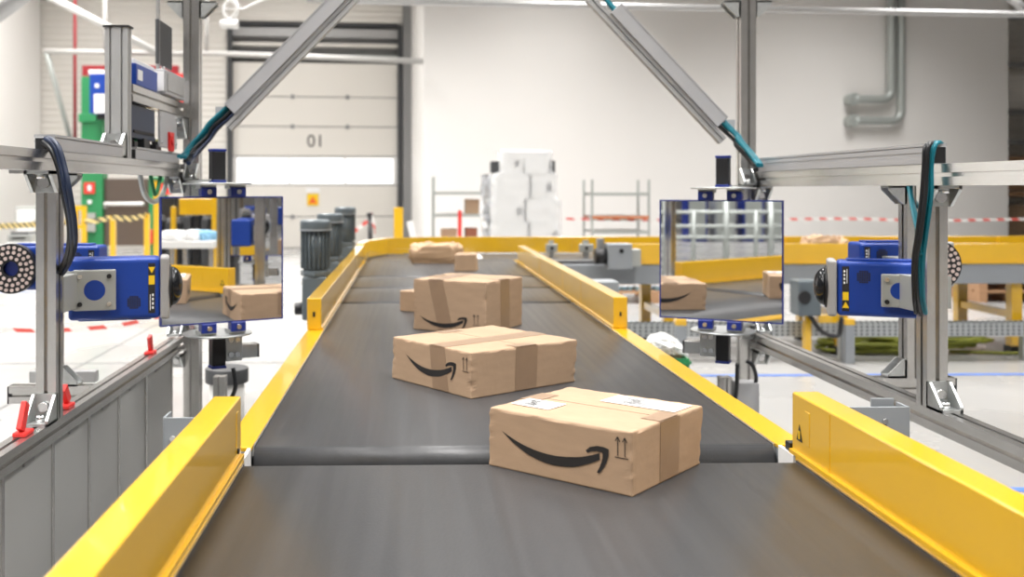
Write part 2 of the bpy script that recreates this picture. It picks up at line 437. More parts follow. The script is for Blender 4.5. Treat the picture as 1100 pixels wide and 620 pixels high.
# door jambs, the box over the opening, header rails
struct('trim_1', wb(B().box(DX0 - .10, DX0 + .01, -.10, 0.2, 0, DZ1 + .9)), 'darkgrey')
struct('trim_2', wb(B().box(DX1 - .01, DX1 + .09, -.10, 0.2, 0, DZ1 + .9)), 'darkgrey')
hd = thing('door_header', 'grey roller track boxes above the dock door', 'door header', mtx=BW)
wb(B().box(DX0, DX1, .28, .36, DZ1, DZ1 + 1.0)).obj('back_panel', 'midgrey', hd)
for k, (za, zc, mm) in enumerate(((.10, .20, 'pipe'), (.38, .46, 'beige'), (.60, .80, 'alu_matt'), (.86, .95, 'darkgrey'))):
    wb(B().box(DX0 + .01, DX1 - .01, .06, .27, DZ1 + za, DZ1 + zc)).obj('track_rail', mm, hd, 0.01)
# grey steel column between the door and the white wall
struct('pillar_1', wb(B().box(DX1 + .10, DX1 + .62, -.22, .0, 0, 9)), 'midgrey')
# white inner wall, standing in front of the dock wall
WD = 3.0
W0, W1 = wx(455, WD), wx(1083, WD)
struct('wall_inner', wb(B().box(W0, W1, -WD, -WD + .25, 0, 9).box(W0, W0 + .2, -WD + .25, 0, 0, 9).box(W1 - .2, W1, -WD + .25, -.01, 0, 9)), 'plaster')
struct('wall_left', B().box(-8.6, -8.33, 12.5, 22.6, 0, 9), 'plaster')
struct('wall_right', B().box(29.7, 30, -28, 40, 0, 9), 'plaster')
struct('wall_rear', B().box(-40, 30, -28.3, -28, 0, 9), 'plaster')
struct('wall_far_left', B().box(-40.3, -40, -28, 40, 0, 9), 'plaster')

# floor markings
for nm, y, x0, x1 in (('floor_line', 7.37, 1.9, 14), ('floor_line', 4.55, 2.2, 9), ('floor_line', 13.5, -14, -3.2)):
    o = B().box(x0, x1, y - .03, y + .03, 0.0005, 0.003).obj(nm, 'blueline'); o['kind'] = 'structure'
jb = B()
for y in (5.2, 8.0, 12.0): jb.box(-14, -.9, y - .008, y + .008, 0.0004, 0.002)
for x in (-2.6, -6.0): jb.box(x - .008, x + .008, -2, 22, 0.0004, 0.002)
o = jb.obj('floor_joints', 'joint'); o['kind'] = 'structure'

# ================================================================== THE BELT LINE
BX0, BX1, BZ = -0.36, 0.845, 0.80
def belt_unit(name, label, y0, y1, r=0.035):
    t = thing(name, label, 'conveyor', ((BX0 + BX1) / 2, (y0 + y1) / 2, 0), group='grey belt conveyor sections')
    # endless belt: rounded outline in the y-z plane
    pts = []
    for k in range(13):
        a = PI / 2 - PI * k / 12
        pts.append((y1 - r + r * math.cos(a), BZ - r + r * math.sin(a)))
    for k in range(13):
        a = -PI / 2 - PI * k / 12
        pts.append((y0 + r + r * math.cos(a), BZ - r + r * math.sin(a)))
    b = B(); n = len(pts)
    vs = [(x, p[0], p[1]) for x in (BX0, BX1) for p in pts]
    b.add(vs, [(i, (i + 1) % n, n + (i + 1) % n, n + i) for i in range(n)], True)
    b.f += [tuple(range(n)), tuple(range(n, 2 * n))]; b.sm += [False, False]
    b.obj('belt', 'belt', t)
    # steel frame sides and yellow flanges
    for s, x0, x1 in (('l', BX0 - .07, BX0 - .008), ('r', BX1 + .008, BX1 + .07)):
        B().box(x0, x1, y0, y1, BZ - .15, BZ - .004).obj('side_frame', 'cgrey', t)
        B().box(x0 - .002, x1 + .004, y0 + .001, y1 - .001, BZ - .004, BZ + .006).obj('yellow_flange', 'yellow', t, 0.002)
    for x in (BX0 - .0078, BX1 + .0005):
        B().box(x, x + .0073, y0 + .02, y1 - .02, BZ - .02, BZ + .003).obj('edge_strip', 'alu', t)
    for y in ((y0 + y1) / 2,) if y1 - y0 < 1.2 else (y0 + .35, y1 - .35):
        for x in (BX0 - .04, BX1 + .04):
            l = B().box(x - .03, x + .03, y - .03, y + .03, 0.03, BZ - .15).obj('leg', 'cgrey', t)
            B().box(x - .05, x + .05, y - .05, y + .05, 0, 0.03).obj('foot_plate', 'cgrey', l)
    return t
belt_unit('belt_conveyor', 'nearest grey belt conveyor section, running under the camera up to the first gap', -3.2, 2.185)
belt_unit('belt_conveyor', 'long middle grey belt section carrying the two larger smile-printed boxes', 2.285, 5.20)
belt_unit('belt_conveyor', 'short grey belt section right behind the long middle section', 5.24, 5.975, .028)
belt_unit('belt_conveyor', 'short grey belt section second behind the long middle section', 6.0, 6.735, .026)
belt_unit('belt_conveyor', 'last grey belt section, carrying the small cube box before the cross line', 6.765, 8.22, .026)
# end plates beside the nose roller
np_ = thing('nose_roller', 'grey roller in the gap between the two nearest belt sections', 'roller', (.24, 2.235, 0))
B().cyl((BX0 + .01, 2.235, .762), (BX1 - .01, 2.235, .762), .011, 16).obj('roller_tube', 'darkgrey', np_)
for x in (BX0 - .012, BX1 + .004):
    B().box(x, x + .008, 2.19, 2.28, .73, .806).obj('end_plate', 'white', np_)

def guard(label, x0, x1, y0, y1, z1, seams=(), cap_y=None, inner=1):
    t = thing('guard_rail', label, 'guard rail', ((x0 + x1) / 2, (y0 + y1) / 2, BZ), group='yellow guard rails')
    B().box(x0, x1, y0, y1, BZ + .0065, z1).obj('rail_body', 'yellow', t, 0.004, 3)
    xi = x1 if inner > 0 else x0
    lip = (x1 - .002, x1 + .008) if inner > 0 else (x0 - .008, x0 + .002)
    B().box(lip[0], lip[1], y0, y1 - .002, BZ + .0065, BZ + .016).obj('bottom_lip', 'yellow', t, .001)
    for y in seams:
        q = (x1, x1 + .0012) if inner > 0 else (x0 - .0012, x0)
        B().box(q[0], q[1], y - .003, y + .003, BZ + .018, z1 - .006).obj('joint_strip', 'yellow', t)
    return t
GW = .06; GL = (BX0 - .013 - GW, BX0 - .013); GR = (BX1 + .013, BX1 + .013 + GW)
g1 = guard('tall yellow guard rail at the lower left beside the nearest belt', GL[0], GL[1], -3.2, 2.20, .942)
B().box(GL[1] - .001, GL[1] + .0015, 2.14, 2.165, .842, .918).obj('slot_plate', 'yellow', g1, .001)
B().cyl((GL[1], 2.155, .832), (GL[1] + .004, 2.155, .832), .006, 12).obj('bolt', 'black', g1)
g2 = guard('tall yellow guard rail at the lower right beside the nearest belt', GR[0], GR[1], -3.2, 2.22, .942, (2.02,), inner=-1)
B().box(GR[0] - .0015, GR[0] + .001, 2.12, 2.145, .842, .915).obj('slot_plate', 'yellow', g2, .001)
# warning triangle sticker with a person symbol
st = B(); c = Vector((GR[0] - .0012, 2.175, .858))
st.add([(c.x, c.y + .016, c.z - .016), (c.x, c.y - .016, c.z - .016), (c.x, c.y, c.z + .02), (c.x + .001, c.y + .016, c.z - .016), (c.x + .001, c.y - .016, c.z - .016), (c.x + .001, c.y, c.z + .02)],
       [(0, 1, 2), (3, 5, 4), (0, 3, 4, 1), (1, 4, 5, 2), (2, 5, 3, 0)]).obj('warning_sticker', 'ink', g2)
B().box(c.x - .0008, c.x, c.y - .004, c.y + .004, c.z - .012, c.z + .006).obj('sticker_symbol', 'labelyellow', g2)
B().box(GR[0] - .004, GR[0] + .03, 2.222, 2.25, .80, .825).obj('black_stop', 'black', g2)
g3 = guard('long yellow guard rail on the left far side beside the grey motors', GL[0], GL[1], 4.17, 8.10, .938)
B().box((GL[0] + GL[1]) / 2 - .005, (GL[0] + GL[1]) / 2 + .005, 4.167, 4.171, .862, .882).obj('end_hole', 'black', g3)
g4 = guard('long yellow guard rail on the right far side of the belts', GR[0], GR[1], 4.19, 7.95, .938, (5.0, 5.6, 6.6), inner=-1)
B().box((GR[0] + GR[1]) / 2 - .004, (GR[0] + GR[1]) / 2 + .004, 4.187, 4.191, .858, .876).obj('end_hole', 'ink', g4)

# ---- cross line at the far end
xc = thing('cross_conveyor', 'long grey cross line on yellow legs running to the right at the far end', 'conveyor', (6.0, 9.0, 0))
B().box(BX0 - .05, 14.0, 8.27, 9.12, .70, .795).obj('belt', 'belt', xc, .01)
B().box(GR[1] + .08, 14.0, 8.21, 8.27, .60, .765).obj('side_beam', 'cgrey', xc, .004)
B().box(GR[1] + .08, 14.0, 9.13, 9.19, .60, .80).obj('side_beam', 'cgrey', xc, .004)
for x in (2.16, 3.62, 5.10, 6.6, 8.2):
    for y in (8.30, 9.12):
        l = B().box(x - .045, x + .045, y - .045, y + .045, .04, .60).obj('leg', 'yellow', xc, .003)
        B().box(x - .055, x + .055, y - .055, y + .055, 0, .07).obj('foot', 'black', l)
    B().box(x - .03, x + .03, 8.35, 9.07, .30, .36).obj('stretcher', 'yellow', xc)
B().box(.50, .62, 8.50, 8.95, .796, .80).obj('white_plate', 'white', xc)
gb = thing('guard_rail', 'long yellow guard rail along the back of the far cross line', 'guard rail', (4, 9.2, .8), group='yellow guard rails')
gp = [(GL[0] + .02, 8.10), (GL[0] + .05, 8.55), (GL[0] + .20, 9.0), (GL[0] + .60, 9.2), (14.0, 9.25)]
gb_b = B()
for i in range(len(gp) - 1):
    p0, p1 = Vector((*gp[i], .8755)), Vector((*gp[i + 1], .8755))
    gb_b.sweep(rect_poly(.055, .146), p0, p1)
gb_b.obj('rail_body', 'yellow', gb, .003)
for k in range(1, 14): B().box(k * 1.0 + .49, k * 1.0 + .51, 9.165, 9.225, .80, .938).obj('joint_strip', 'yellow', gb)
gn = thing('guard_rail', 'yellow guard rail on the near side of the cross line at the right', 'guard rail', (6, 8.24, .8), group='yellow guard rails')
B().box(1.80, 14.0, 8.205, 8.262, .766, .936).obj('rail_body', 'yellow', gn, .003)
B().box(1.80, 14.0, 8.198, 8.206, .770, .785).obj('bottom_lip', 'yellow', gn)
for x in (2.35, 4.2, 6.1): B().box(x - .012, x + .012, 8.202, 8.206, .79, .93).obj('joint_strip', 'yellow', gn)
# small photo-cell sensors on the back guard, control box, and grey cabinets near the cross line
for (px, py, s, lab) in ((592, 268, 1.0, 'small grey sensor bracket on the back yellow guard, left of the orange cone'),
                         (629, 268, 1.25, 'small grey sensor bracket on the back yellow guard, below the orange cone')):
    p = at(px, py, 8.7); t = thing('sensor', lab, 'sensor', (p.x, p.y, .796))
    B().box(p.x - .02 * s, p.x + .02 * s, p.y - .02, p.y + .02, .796, .94).obj('stand', 'zinc', t)
    B().box(p.x - .05 * s, p.x + .05 * s, p.y - .05, p.y - .018, .84, .91).obj('housing', 'plate', t, .004)
    B().cyl((p.x, p.y - .06, .875), (p.x, p.y - .05, .875), .015, 12).obj('lens', 'black', t)
p = at(660, 290, 8.05); mb = thing('drive_unit', 'grey motor box with black roller in front of the far cross line', 'drive unit', (p.x, 8.05, .5))
B().box(p.x - .055, p.x + .14, 8.02, 8.20, .74, .945).obj('housing', 'cgrey', mb, .006)
B().cyl((p.x - .15, 8.10, .84), (p.x - .055, 8.10, .84), .065, 20).obj('roller', 'black', mb)
B().box(p.x - .12, p.x - .07, 8.12, 8.2, .86, .985).obj('bracket', 'midgrey', mb)
B().cyl((p.x + .05, 8.01, .89), (p.x + .05, 8.02, .89), .018, 12).obj('knob', 'black', mb)
B().box(p.x + .14, p.x + .22, 8.06, 8.205, .76, .90).obj('terminal_box', 'plate', mb, .004)
for (px0, px1, py0, py1, Y, lab) in ((631, 665, 303, 322, 6.6, 'grey sheet-metal box standing outside the right far guard rail'),
                                     (598, 621, 293, 306, 7.4, 'small grey sheet-metal box farther back outside the right far guard rail')):
    a, c = at(px0, py0, Y), at(px1, py1, Y)
    t = thing('cable_box', lab, 'box', ((a.x + c.x) / 2, Y, 0))
    B().box(a.x, c.x, Y, Y + .22, c.z - .04, a.z).obj('housing', 'cgrey', t, .004)
    B().box(a.x + .03, a.x + .09, Y + .06, Y + .12, 0, c.z - .04).obj('stand', 'cgrey', t)
    B().box(a.x + .02, a.x + .05, Y - .006, Y, c.z, a.z - .03).obj('door_edge', 'midgrey', t)

# ================================================================== PARCELS
def carton(name, label, A, u_len, ang, v_len, h, seed, z0=BZ, group=None, tape=True, smile=None, arrows=None, tops=(), m='card', jit=.004, front_band=None, cat='box'):
    """A: front-left bottom corner, ang: direction of the front face; the other side is at right angles, going back"""
    rnd = random.Random(seed)
    eu = Vector((math.cos(ang), math.sin(ang), 0)); ev = Vector((-math.sin(ang), math.cos(ang), 0))
    c0 = Vector((A[0], A[1], z0))
    ctr = c0 + eu * u_len / 2 + ev * v_len / 2
    t = thing(name, label, cat, ctr, ang, group)
    def corner(i, j, k):
        q = Vector((rnd.uniform(-jit, jit), rnd.uniform(-jit, jit), rnd.uniform(-jit, jit * .3) if k else 0))
        return c0 + eu * (u_len * i) + ev * (v_len * j) + Vector((0, 0, h * k)) + q
    C = {(i, j, k): corner(i, j, k) for i in (0, 1) for j in (0, 1) for k in (0, 1)}
    faces = {'front': ((0, 0, 0), (1, 0, 0), (1, 0, 1), (0, 0, 1)), 'right': ((1, 0, 0), (1, 1, 0), (1, 1, 1), (1, 0, 1)),
             'back': ((1, 1, 0), (0, 1, 0), (0, 1, 1), (1, 1, 1)), 'left': ((0, 1, 0), (0, 0, 0), (0, 0, 1), (0, 1, 1)),
             'top': ((0, 0, 1), (1, 0, 1), (1, 1, 1), (0, 1, 1)), 'bottom': ((0, 0, 0), (0, 1, 0), (1, 1, 0), (1, 0, 0))}
    def P(f, s, w, off=0.0):
        a, b, c, d = [C[k] for k in faces[f]]
        p = a * (1 - s) * (1 - w) + b * s * (1 - w) + c * s * w + d * (1 - s) * w
        n = (b - a).cross(d - a).normalized()
        return p + n * off
    b = B(); N = 18; key = {}
    cen = sum(C.values(), Vector()) / 8
    for f in faces:
        idx = {}
        for i in range(N + 1):
            for j in range(N + 1):
                p = P(f, i / N, j / N)
                k = (round(p.x, 5), round(p.y, 5), round(p.z, 5))
                if k not in key:
                    key[k] = len(b.v)
                    e = sum(1 for q in (i, j) if q in (0, N))
                    if e and p.z > z0 + .002:                        # worn, crumpled edges
                        w = abs(noise.noise(p * 34 + Vector((seed, 0, 0))))
                        p = p + (cen - p).normalized() * (.008 * w)
                    b.v.append(p)
                idx[i, j] = key[k]
        for i in range(N):
            for j in range(N):
                b.f.append((idx[i, j], idx[i + 1, j], idx[i + 1, j + 1], idx[i, j + 1])); b.sm.append(False)
    b.obj('body', m, t, .0035, 2)
    def quad(f, pts, off, nm, mm, parent=t, nu=1):
        """patch on face f given by outline points in face metres (s along, w up)"""
        L = {'front': (u_len, h), 'right': (v_len, h), 'left': (v_len, h), 'back': (u_len, h), 'top': (u_len, v_len)}[f]
        q = B(); n = len(pts)
        q.add([P(f, s / L[0], w / L[1], off) for s, w in pts] + [P(f, s / L[0], w / L[1], off - .0006) for s, w in pts], [tuple(range(n)), tuple(reversed(range(n, 2 * n)))] +
              [(i, (i + 1) % n, n + (i + 1) % n, n + i) for i in range(n)])
        return q.obj(nm, mm, parent)
    if tape:
        tw = tape if isinstance(tape, float) else .055
        v0 = v_len / 2 - tw / 2; v1 = v_len / 2 + tw / 2
        f_ = min(.045, u_len * .2)
        quad('top', [(u_len - f_, v0), (u_len - .001, v0), (u_len - .001, v1), (u_len - f_, v1)], .0012, 'tape_and_shade', 'tape')
        quad('top', [(.001, v0), (f_, v0), (f_, v1), (.001, v1)], .0012, 'tape_and_shade', 'tape')
        quad('top', [(f_, v_len * .5 - .001), (u_len - f_, v_len * .5 - .001), (u_len - f_, v_len * .5 + .001), (f_, v_len * .5 + .001)], .0007, 'flap_seam', 'tape')
        quad('right', [(v0, h * .0 + .004), (v1, h * .0 + .004), (v1, h - .001), (v0, h - .001)], .0012, 'tape_and_shade', 'tape')
        quad('left', [(v0, h * .25), (v1, h * .25), (v1, h - .001), (v0, h - .001)], .0012, 'tape_and_shade', 'tape')
    if front_band:
        s0, s1, k = front_band  # tape on the tall box, a painted shadow band on the flat one
        quad('front', [(s0 + k, .004), (s1 + k, .004), (s1, h - .001), (s0, h - .001)], .0011, 'tape_and_shade', 'tape')
        quad('top', [(s0, .001), (s1, .001), (s1 - k * .6, v_len - .001), (s0 - k * .6, v_len - .001)], .0009, 'tape_and_shade', 'tape')
    if smile:
        s0, w0, L = smile                                            # start (left end, its height) and length of the printed arc
        def lerp(tab, x):
            for (a, p), (c, r) in zip(tab, tab[1:]):
                if x <= c:
                    k = (x - a) / (c - a); k = k * k * (3 - 2 * k) * .35 + k * .65
                    return p + (r - p) * k
            return tab[-1][1]
        mids = smooth_path([(0, 0, 0), (.12, -.066, 0), (.28, -.125, 0), (.48, -.154, 0), (.68, -.136, 0), (.82, -.094, 0), (.925, -.048, 0)], 6)
        th = [(0, .004), (.12, .036), (.28, .064), (.48, .080), (.68, .080), (.82, .064), (1, .046)]
        up = [(s0 + p.x * L, w0 + (p.y + lerp(th, p.x) / 2) * L) for p in mids]
        lo = [(s0 + p.x * L, w0 + (p.y - lerp(th, p.x) / 2) * L) for p in mids]
        head = [[(.80, -.022), (.84, .012), (.90, .030), (.96, .032), (1.005, .022)], [(.815, -.040), (.85, -.022), (.90, -.012), (.945, -.014), (.955, -.030)]]
        tail = [[(1.005, .022), (1.003, -.03), (.985, -.085), (.955, -.14), (.918, -.182)], [(.950, -.020), (.950, -.055), (.940, -.095), (.922, -.135), (.900, -.176)]]
        for fc in ('front', 'back'):
            q = B()
            def strip(a, c):
                LL = (u_len, h); m_ = len(a)
                q.add([P(fc, x / LL[0], w / LL[1], .0014) for x, w in a] + [P(fc, x / LL[0], w / LL[1], .0014) for x, w in c], [(i, i + 1, m_ + i + 1, m_ + i) for i in range(m_ - 1)])
            strip(up, lo)
            for a, c in (head, tail): strip([(s0 + x * L, w0 + y * L) for x, y in a], [(s0 + x * L, w0 + y * L) for x, y in c])
            if fc == 'front': q.obj('printed_smile', 'ink', t)
        q.obj('printed_smile', 'ink', t)
    if arrows:
        s0, w0, q = arrows
        bb = B(); m_ = (u_len, h)
        def line(p, r, wd=.0009):
            d = Vector((r[0] - p[0], r[1] - p[1])).normalized(); nn = Vector((-d.y, d.x)) * wd
            bb.add([P('front', (x) / m_[0], (y) / m_[1], .0014) for x, y in ((p[0] + nn.x, p[1] + nn.y), (r[0] + nn.x, r[1] + nn.y), (r[0] - nn.x, r[1] - nn.y), (p[0] - nn.x, p[1] - nn.y))], [(0, 1, 2, 3)])
        for dx in (0, q * .6):
            line((s0 + dx, w0), (s0 + dx, w0 + q * 1.4)); line((s0 + dx - q * .2, w0 + q * 1.1), (s0 + dx, w0 + q * 1.45)); line((s0 + dx + q * .2, w0 + q * 1.1), (s0 + dx, w0 + q * 1.45))
        line((s0 - q * .25, w0 - q * .12), (s0 + q * .9, w0 - q * .12))
        bb.obj('printed_arrows', 'ink', t)
    for (s0, s1, v0, v1) in tops:
        lb = quad('top', [(s0, v0), (s1, v0), (s1, v1), (s0, v1)], .0020, 'address_label', 'label')
        n_ = max(2, int((s1 - s0) / .02))
        if s1 - s0 > .08:
            bb = B(); rr = random.Random(5)
            for k in range(9):
                y = v0 + (v1 - v0) * (.15 + .08 * k); x0 = s0 + (s1 - s0) * rr.uniform(.08, .3); x1 = s0 + (s1 - s0) * rr.uniform(.4, .62)
                bb.add([P('top', x / u_len, yy / v_len, .0024) for x, yy in ((x0, y), (x1, y), (x1, y + .003), (x0, y + .003))], [(0, 1, 2, 3)])
            bb.obj('printed_lines', 'ink', lb)
    return t

SB = 'smile-printed cardboard boxes on the belt'
carton('shipping_box', 'front smile-printed cardboard box with white labels on top, lying across the belt gap', (.170, 2.150), .345, R(-42), .312, .127, 3,
       group=SB, smile=(.038, .080, .255), arrows=(.314, .076, .026), tops=((.150, .330, .205, .285), (.018, .115, .055, .125)), tape=.085)
carton('shipping_box', 'flat smile-printed cardboard box between the front box and the tall one', (-.060, 3.145), .400, R(-54), .420, .132, 11,
       group=SB, smile=(.080, .086, .250), arrows=(.366, .078, .026), tape=.085, front_band=(.200, .275, .02))  # this front band is a shadow, painted in tape colour
carton('shipping_box', 'tall smile-printed cardboard box behind the flat box, biggest on the belt', (.008, 4.225), .350, R(-30), .36, .216, 23,
       group=SB, smile=(.035, .060, .225), arrows=(.295, .040, .028), tape=.085, front_band=(.075, .145, .05))
carton('shipping_box', 'small plain cube-shaped cardboard box beside the kraft paper parcel', (.318, 7.16), .15, R(-10), .16, .125, 31, tape=False, m='card2', group=None)
carton('shipping_box', 'small plain box half hidden behind the left side of the tall box', (-.055, 4.86), .16, R(-35), .14, .10, 37, tape=False, m='card', group=None)

def kraft(name, label, c, sx, sy, sz, rz, seed, m='kraft'):
    t = thing(name, label, 'parcel', (c[0], c[1], c[2]), rz)
    b = B(); nu, nv = 40, 20; vs = []
    mt = Matrix.Translation(c) @ Matrix.Rotation(rz, 4, 'Z')
    def sp(x, e): return math.copysign(abs(x) ** e, x)
    for j in range(nv + 1):
        ph = -PI / 2 + PI * j / nv
        for i in range(nu):
            th = 2 * PI * i / nu
            x = sp(math.cos(ph), .45) * sp(math.cos(th), .35) * sx / 2
            y = sp(math.cos(ph), .45) * sp(math.sin(th), .35) * sy / 2
            z = sp(math.sin(ph), .6) * sz / 2 + sz / 2
            p = Vector((x, y, z))
            k = abs(noise.noise(Vector((x * 9, y * 9, z * 14 + seed)))) * .42 + abs(noise.noise(Vector((x * 25 + z * 22, y * 20, seed)))) * .22
            p = Vector((x * (1 - k * .5), y * (1 - k * .5), max(0, z * (1 - k * 1.0) if z > sz * .12 else 0)))
            vs.append(mt @ p)
    fs = [(j * nu + i, j * nu + (i + 1) % nu, (j + 1) * nu + (i + 1) % nu, (j + 1) * nu + i) for j in range(nv) for i in range(nu)]
    b.add(vs, fs, False).obj('paper_wrap', m, t)
    return t
ks = kraft('paper_parcel', 'crumpled kraft paper parcel lying at the far end of the belt', (.21, 8.0, BZ), .46, .24, .175, R(-4), 2)
B().box(.27, .33, 7.885, 7.90, .90, .93).obj('printed_mark', 'ink', ks)
kraft('paper_parcel', 'flat kraft paper parcel on the cross line behind the right blue scanner', (3.66, 8.72, .796), .40, .24, .20, 0, 9)

# ================================================================== GEAR MOTORS
def gear_motor(loc, label):
    x, y, z = loc
    t = thing('gear_motor', label, 'motor', (x, y, .40), group='grey gear motors beside the belt')
    zt = z
    b = B().cyl((x, y, zt - .285), (x, y, zt - .055), .070, 28)
    for k in range(20):
        a = 2 * PI * k / 20
        b.obox((x + math.cos(a) * .074, y + math.sin(a) * .074, zt - .165), (.020, .005, .215), a)
    b.obj('motor_body', 'motor', t)
    B().cyl((x, y, zt - .055), (x, y, zt - .010), .088, 28).cyl((x, y, zt - .010), (x, y, zt), .088, 28, .074).obj('fan_cover', 'motor', t, .003)
    B().ring((x, y, zt - .062), (0, 0, 1), .07, .091, .010).obj('cover_band', 'cgrey', t)
    B().cyl((x, y, zt - .315), (x, y, zt - .285), .086, 8).obj('flange', 'motor', t, .004)
    B().box(x - .07, x + .07, y - .075, y + .075, zt - .56, zt - .315).obj('gearbox', 'motor', t, .012)
    B().cyl((x - .115, y - .01, zt - .50), (x - .07, y - .01, zt - .50), .035, 18).obj('shaft_cover', 'black', t, .004)
    B().box(x + .07, x + .11, y - .05, y + .05, zt - .50, zt - .40).obj('torque_arm', 'cgrey', t)
    return t
gear_motor((-.535, 5.62, 1.222), 'grey upright gear motor nearest, first of the row left of the belts')
gear_motor((-.535, 6.62, 1.232), 'grey upright gear motor in the middle of the row left of the belts')
gear_motor((-.535, 8.15, 1.245), 'grey upright gear motor farthest back in the row left of the belts')

# ================================================================== SCANNER FRAMES (slotted aluminium)
def frame_side(side):
    """side=+1 right portal half, -1 left portal half"""
    if side > 0:
        t = thing('scanner_gantry', 'slotted aluminium frame to the right of the belt with column, rail and beam', 'frame', (1.5, 3, 0))
        xa, xb, zr, zbm, wid, py, cxl, cxr, cy = 1.47, 1.53, .775, 1.407, .06, 2.80, 1.418, 1.483, 4.24
    else:
        t = thing('scanner_gantry', 'slotted aluminium frame to the left of the belt with grey side panels', 'frame', (-1.0, 3, 0))
        xa, xb, zr, zbm, wid, py, cxl, cxr, cy = -1.03, -.975, .76, 1.447, .055, 2.76, -.977, -.909, 4.30
    xm = (xa + xb) / 2; hw = wid / 2; out = side
    y_end = cy
    profile('lower_rail', (xm, .6, zr - hw), (xm, y_end, zr - hw), wid, wid, t)
    profile('upper_beam', (xm, 1.0 if side > 0 else .6, zbm + hw), (xm, y_end + .02, zbm + hw), wid, wid, t)
    profile('post', (xm, py + hw, zr), (xm, py + hw, zbm), wid, wid, t)
    profile('post', (xm, 1.58, zr), (xm, 1.58, zbm), wid, wid, t)
    for yy in (py - 1.6,):
        profile('post', (xm, yy, 0.02), (xm, yy, zr - wid), wid, wid, t)
    # corner brackets on the near side of the post
    gusset((xm, py, zr), (0, -1, 0), (0, 0, 1), .075, .065, t)
    gusset((xm, py, zbm), (0, -1, 0), (0, 0, -1), .06, .075, t)
    # outer second post on a cross profile
    oy = 3.26; ox = xm + out * .16
    profile('cross_profile', (xm + out * hw, oy, zr - hw), (xm + out * .29, oy, zr - hw), wid, wid, t)
    ec = xm + out * .29
    B().box(min(ec, ec + out * .005), max(ec, ec + out * .005), oy - hw, oy + hw, zr - wid, zr).obj('end_cap', 'black', t)
    profile('post', (ox, oy, zr), (ox, oy, zbm), wid, wid, t)
    profile('cross_profile', (xm + out * hw, oy, zbm + hw), (xm + out * .29, oy, zbm + hw), wid, wid, t)
    gusset((ox - out * hw, oy, zr), (-out, 0, 0), (0, 0, 1), .06, .055, t)
    gusset((ox - out * hw, oy, zbm), (-out, 0, 0), (0, 0, -1), .06, .055, t)
    # column with base plate, up to the gantry
    cx_ = (cxl + cxr) / 2; cw = cxr - cxl
    profile('column', (cx_, cy + cw / 2, .012), (cx_, cy + cw / 2, 2.75), cw, cw, t)
    B().box(cx_ - .09, cx_ + .09, cy - .05, cy + .13, 0, .012).obj('base_plate', 'zinc', t)
    for dx in (-1, 1):
        gusset((cx_ + dx * cw / 2, cy + cw / 2, 2.205), (dx, 0, 0), (0, 0, -1), .07, .055, t)
    profile('lower_post', (cx_ - side * .085 - side * cw, cy - .15, .012), (cx_ - side * .085 - side * cw, cy - .15, .62), .05, .05, t)
    # rail joint brackets at the column
    for zz in (zr - .07, zr + .01):
        gusset((xm, cy, zz), (0, -1, 0), (0, 0, -1 if zz < zr else 1), .06, .06, t)
    gusset((xm, cy, zbm), (0, -1, 0), (0, 0, -1), .07, .06, t)
    # diagonal brace with its cable duct
    b0, u, nrm, d0, d1_ = brace_line(side)
    e0, e1 = b0 - u * .06 - nrm * .047, b0 + u * 1.55 - nrm * .047
    B().sweep(slot_poly(.036, .036), e0, e1, (0, 1, 0)).obj('brace', 'alu_matt', t)
    dd = B().sweep(rect_poly(.056, .056), b0 + u * d0, b0 + u * d1_, (0, 1, 0)).obj('cable_duct', 'duct', t, .002)
    B().sweep(rect_poly(.060, .005), b0 + u * d0, b0 + u * d1_, nrm).obj('duct_lid', 'duct', dd).location = nrm * .030
    B().sweep(rect_poly(.05, .05), b0 + u * (d0 - .001), b0 + u * d0, (0, 1, 0)).obj('open_end', 'black', dd)
    B().obox((b0.x + side * .045, b0.y + .03, b0.z - .01), (.050, .012, .05)).obj('brace_plate', 'duct', t)
    return t
def brace_line(side):
    """foot of the duct axis, its direction, the outward normal, start and end along it"""
    Y = 4.17 if side > 0 else 4.22
    if side > 0: p, q = at(774, 132, Y), at(660, 10, Y); end = (q - p).length
    else: p, q = at(248, 118, Y), at(362, 1, Y); end = (q - p).length + .35
    u = (q - p).normalized(); n = Vector((u.z, 0, -u.x))
    if n.z < 0: n = -n
    return p, u, n, 0.0, end
FR = frame_side(1)
FL = frame_side(-1)
# gantry top joint
profile('gantry_beam', (.246, 4.30, 2.80), (1.7, 4.30, 2.80), .06, .06, FR)
profile('gantry_beam', (-1.2, 4.30, 2.80), (.244, 4.30, 2.80), .06, .06, FL)
# horizontal cable ducts lying on the upper beams
def duct_run(parent, xa, xb, y0, y1, z0, z1):
    t = B().box(xa, xb, y0, y1, z0, z1 - .008).obj('cable_duct', 'duct', parent, .002)
    B().box(xa - .002, xb + .002, y0 + .003, y1, z1 - .0075, z1).obj('duct_lid', 'duct', t)
    B().box(xa - .001, xa + .001, y0, y1, z0 + (z1 - z0) * .55, z0 + (z1 - z0) * .60).obj('duct_groove', 'midgrey', t)
    B().box(xa + .003, xb - .003, y0 - .001, y0 + .001, z0 + .003, z1 - .010).obj('open_end', 'black', t)
    return t
duct_run(FR, 1.465, 1.515, 2.78, 4.20, 1.4675, 1.526)
duct_run(FL, -1.03, -.975, 2.75, 3.40, 1.5025, 1.547)
duct_run(FL, -1.03, -.975, 3.56, 4.22, 1.5025, 1.547)
# vertical cable duct below the right mirror
B().box(1.33, 1.42, 4.02, 4.10, .10, .605).obj('vertical_duct', 'duct', FR, .003)
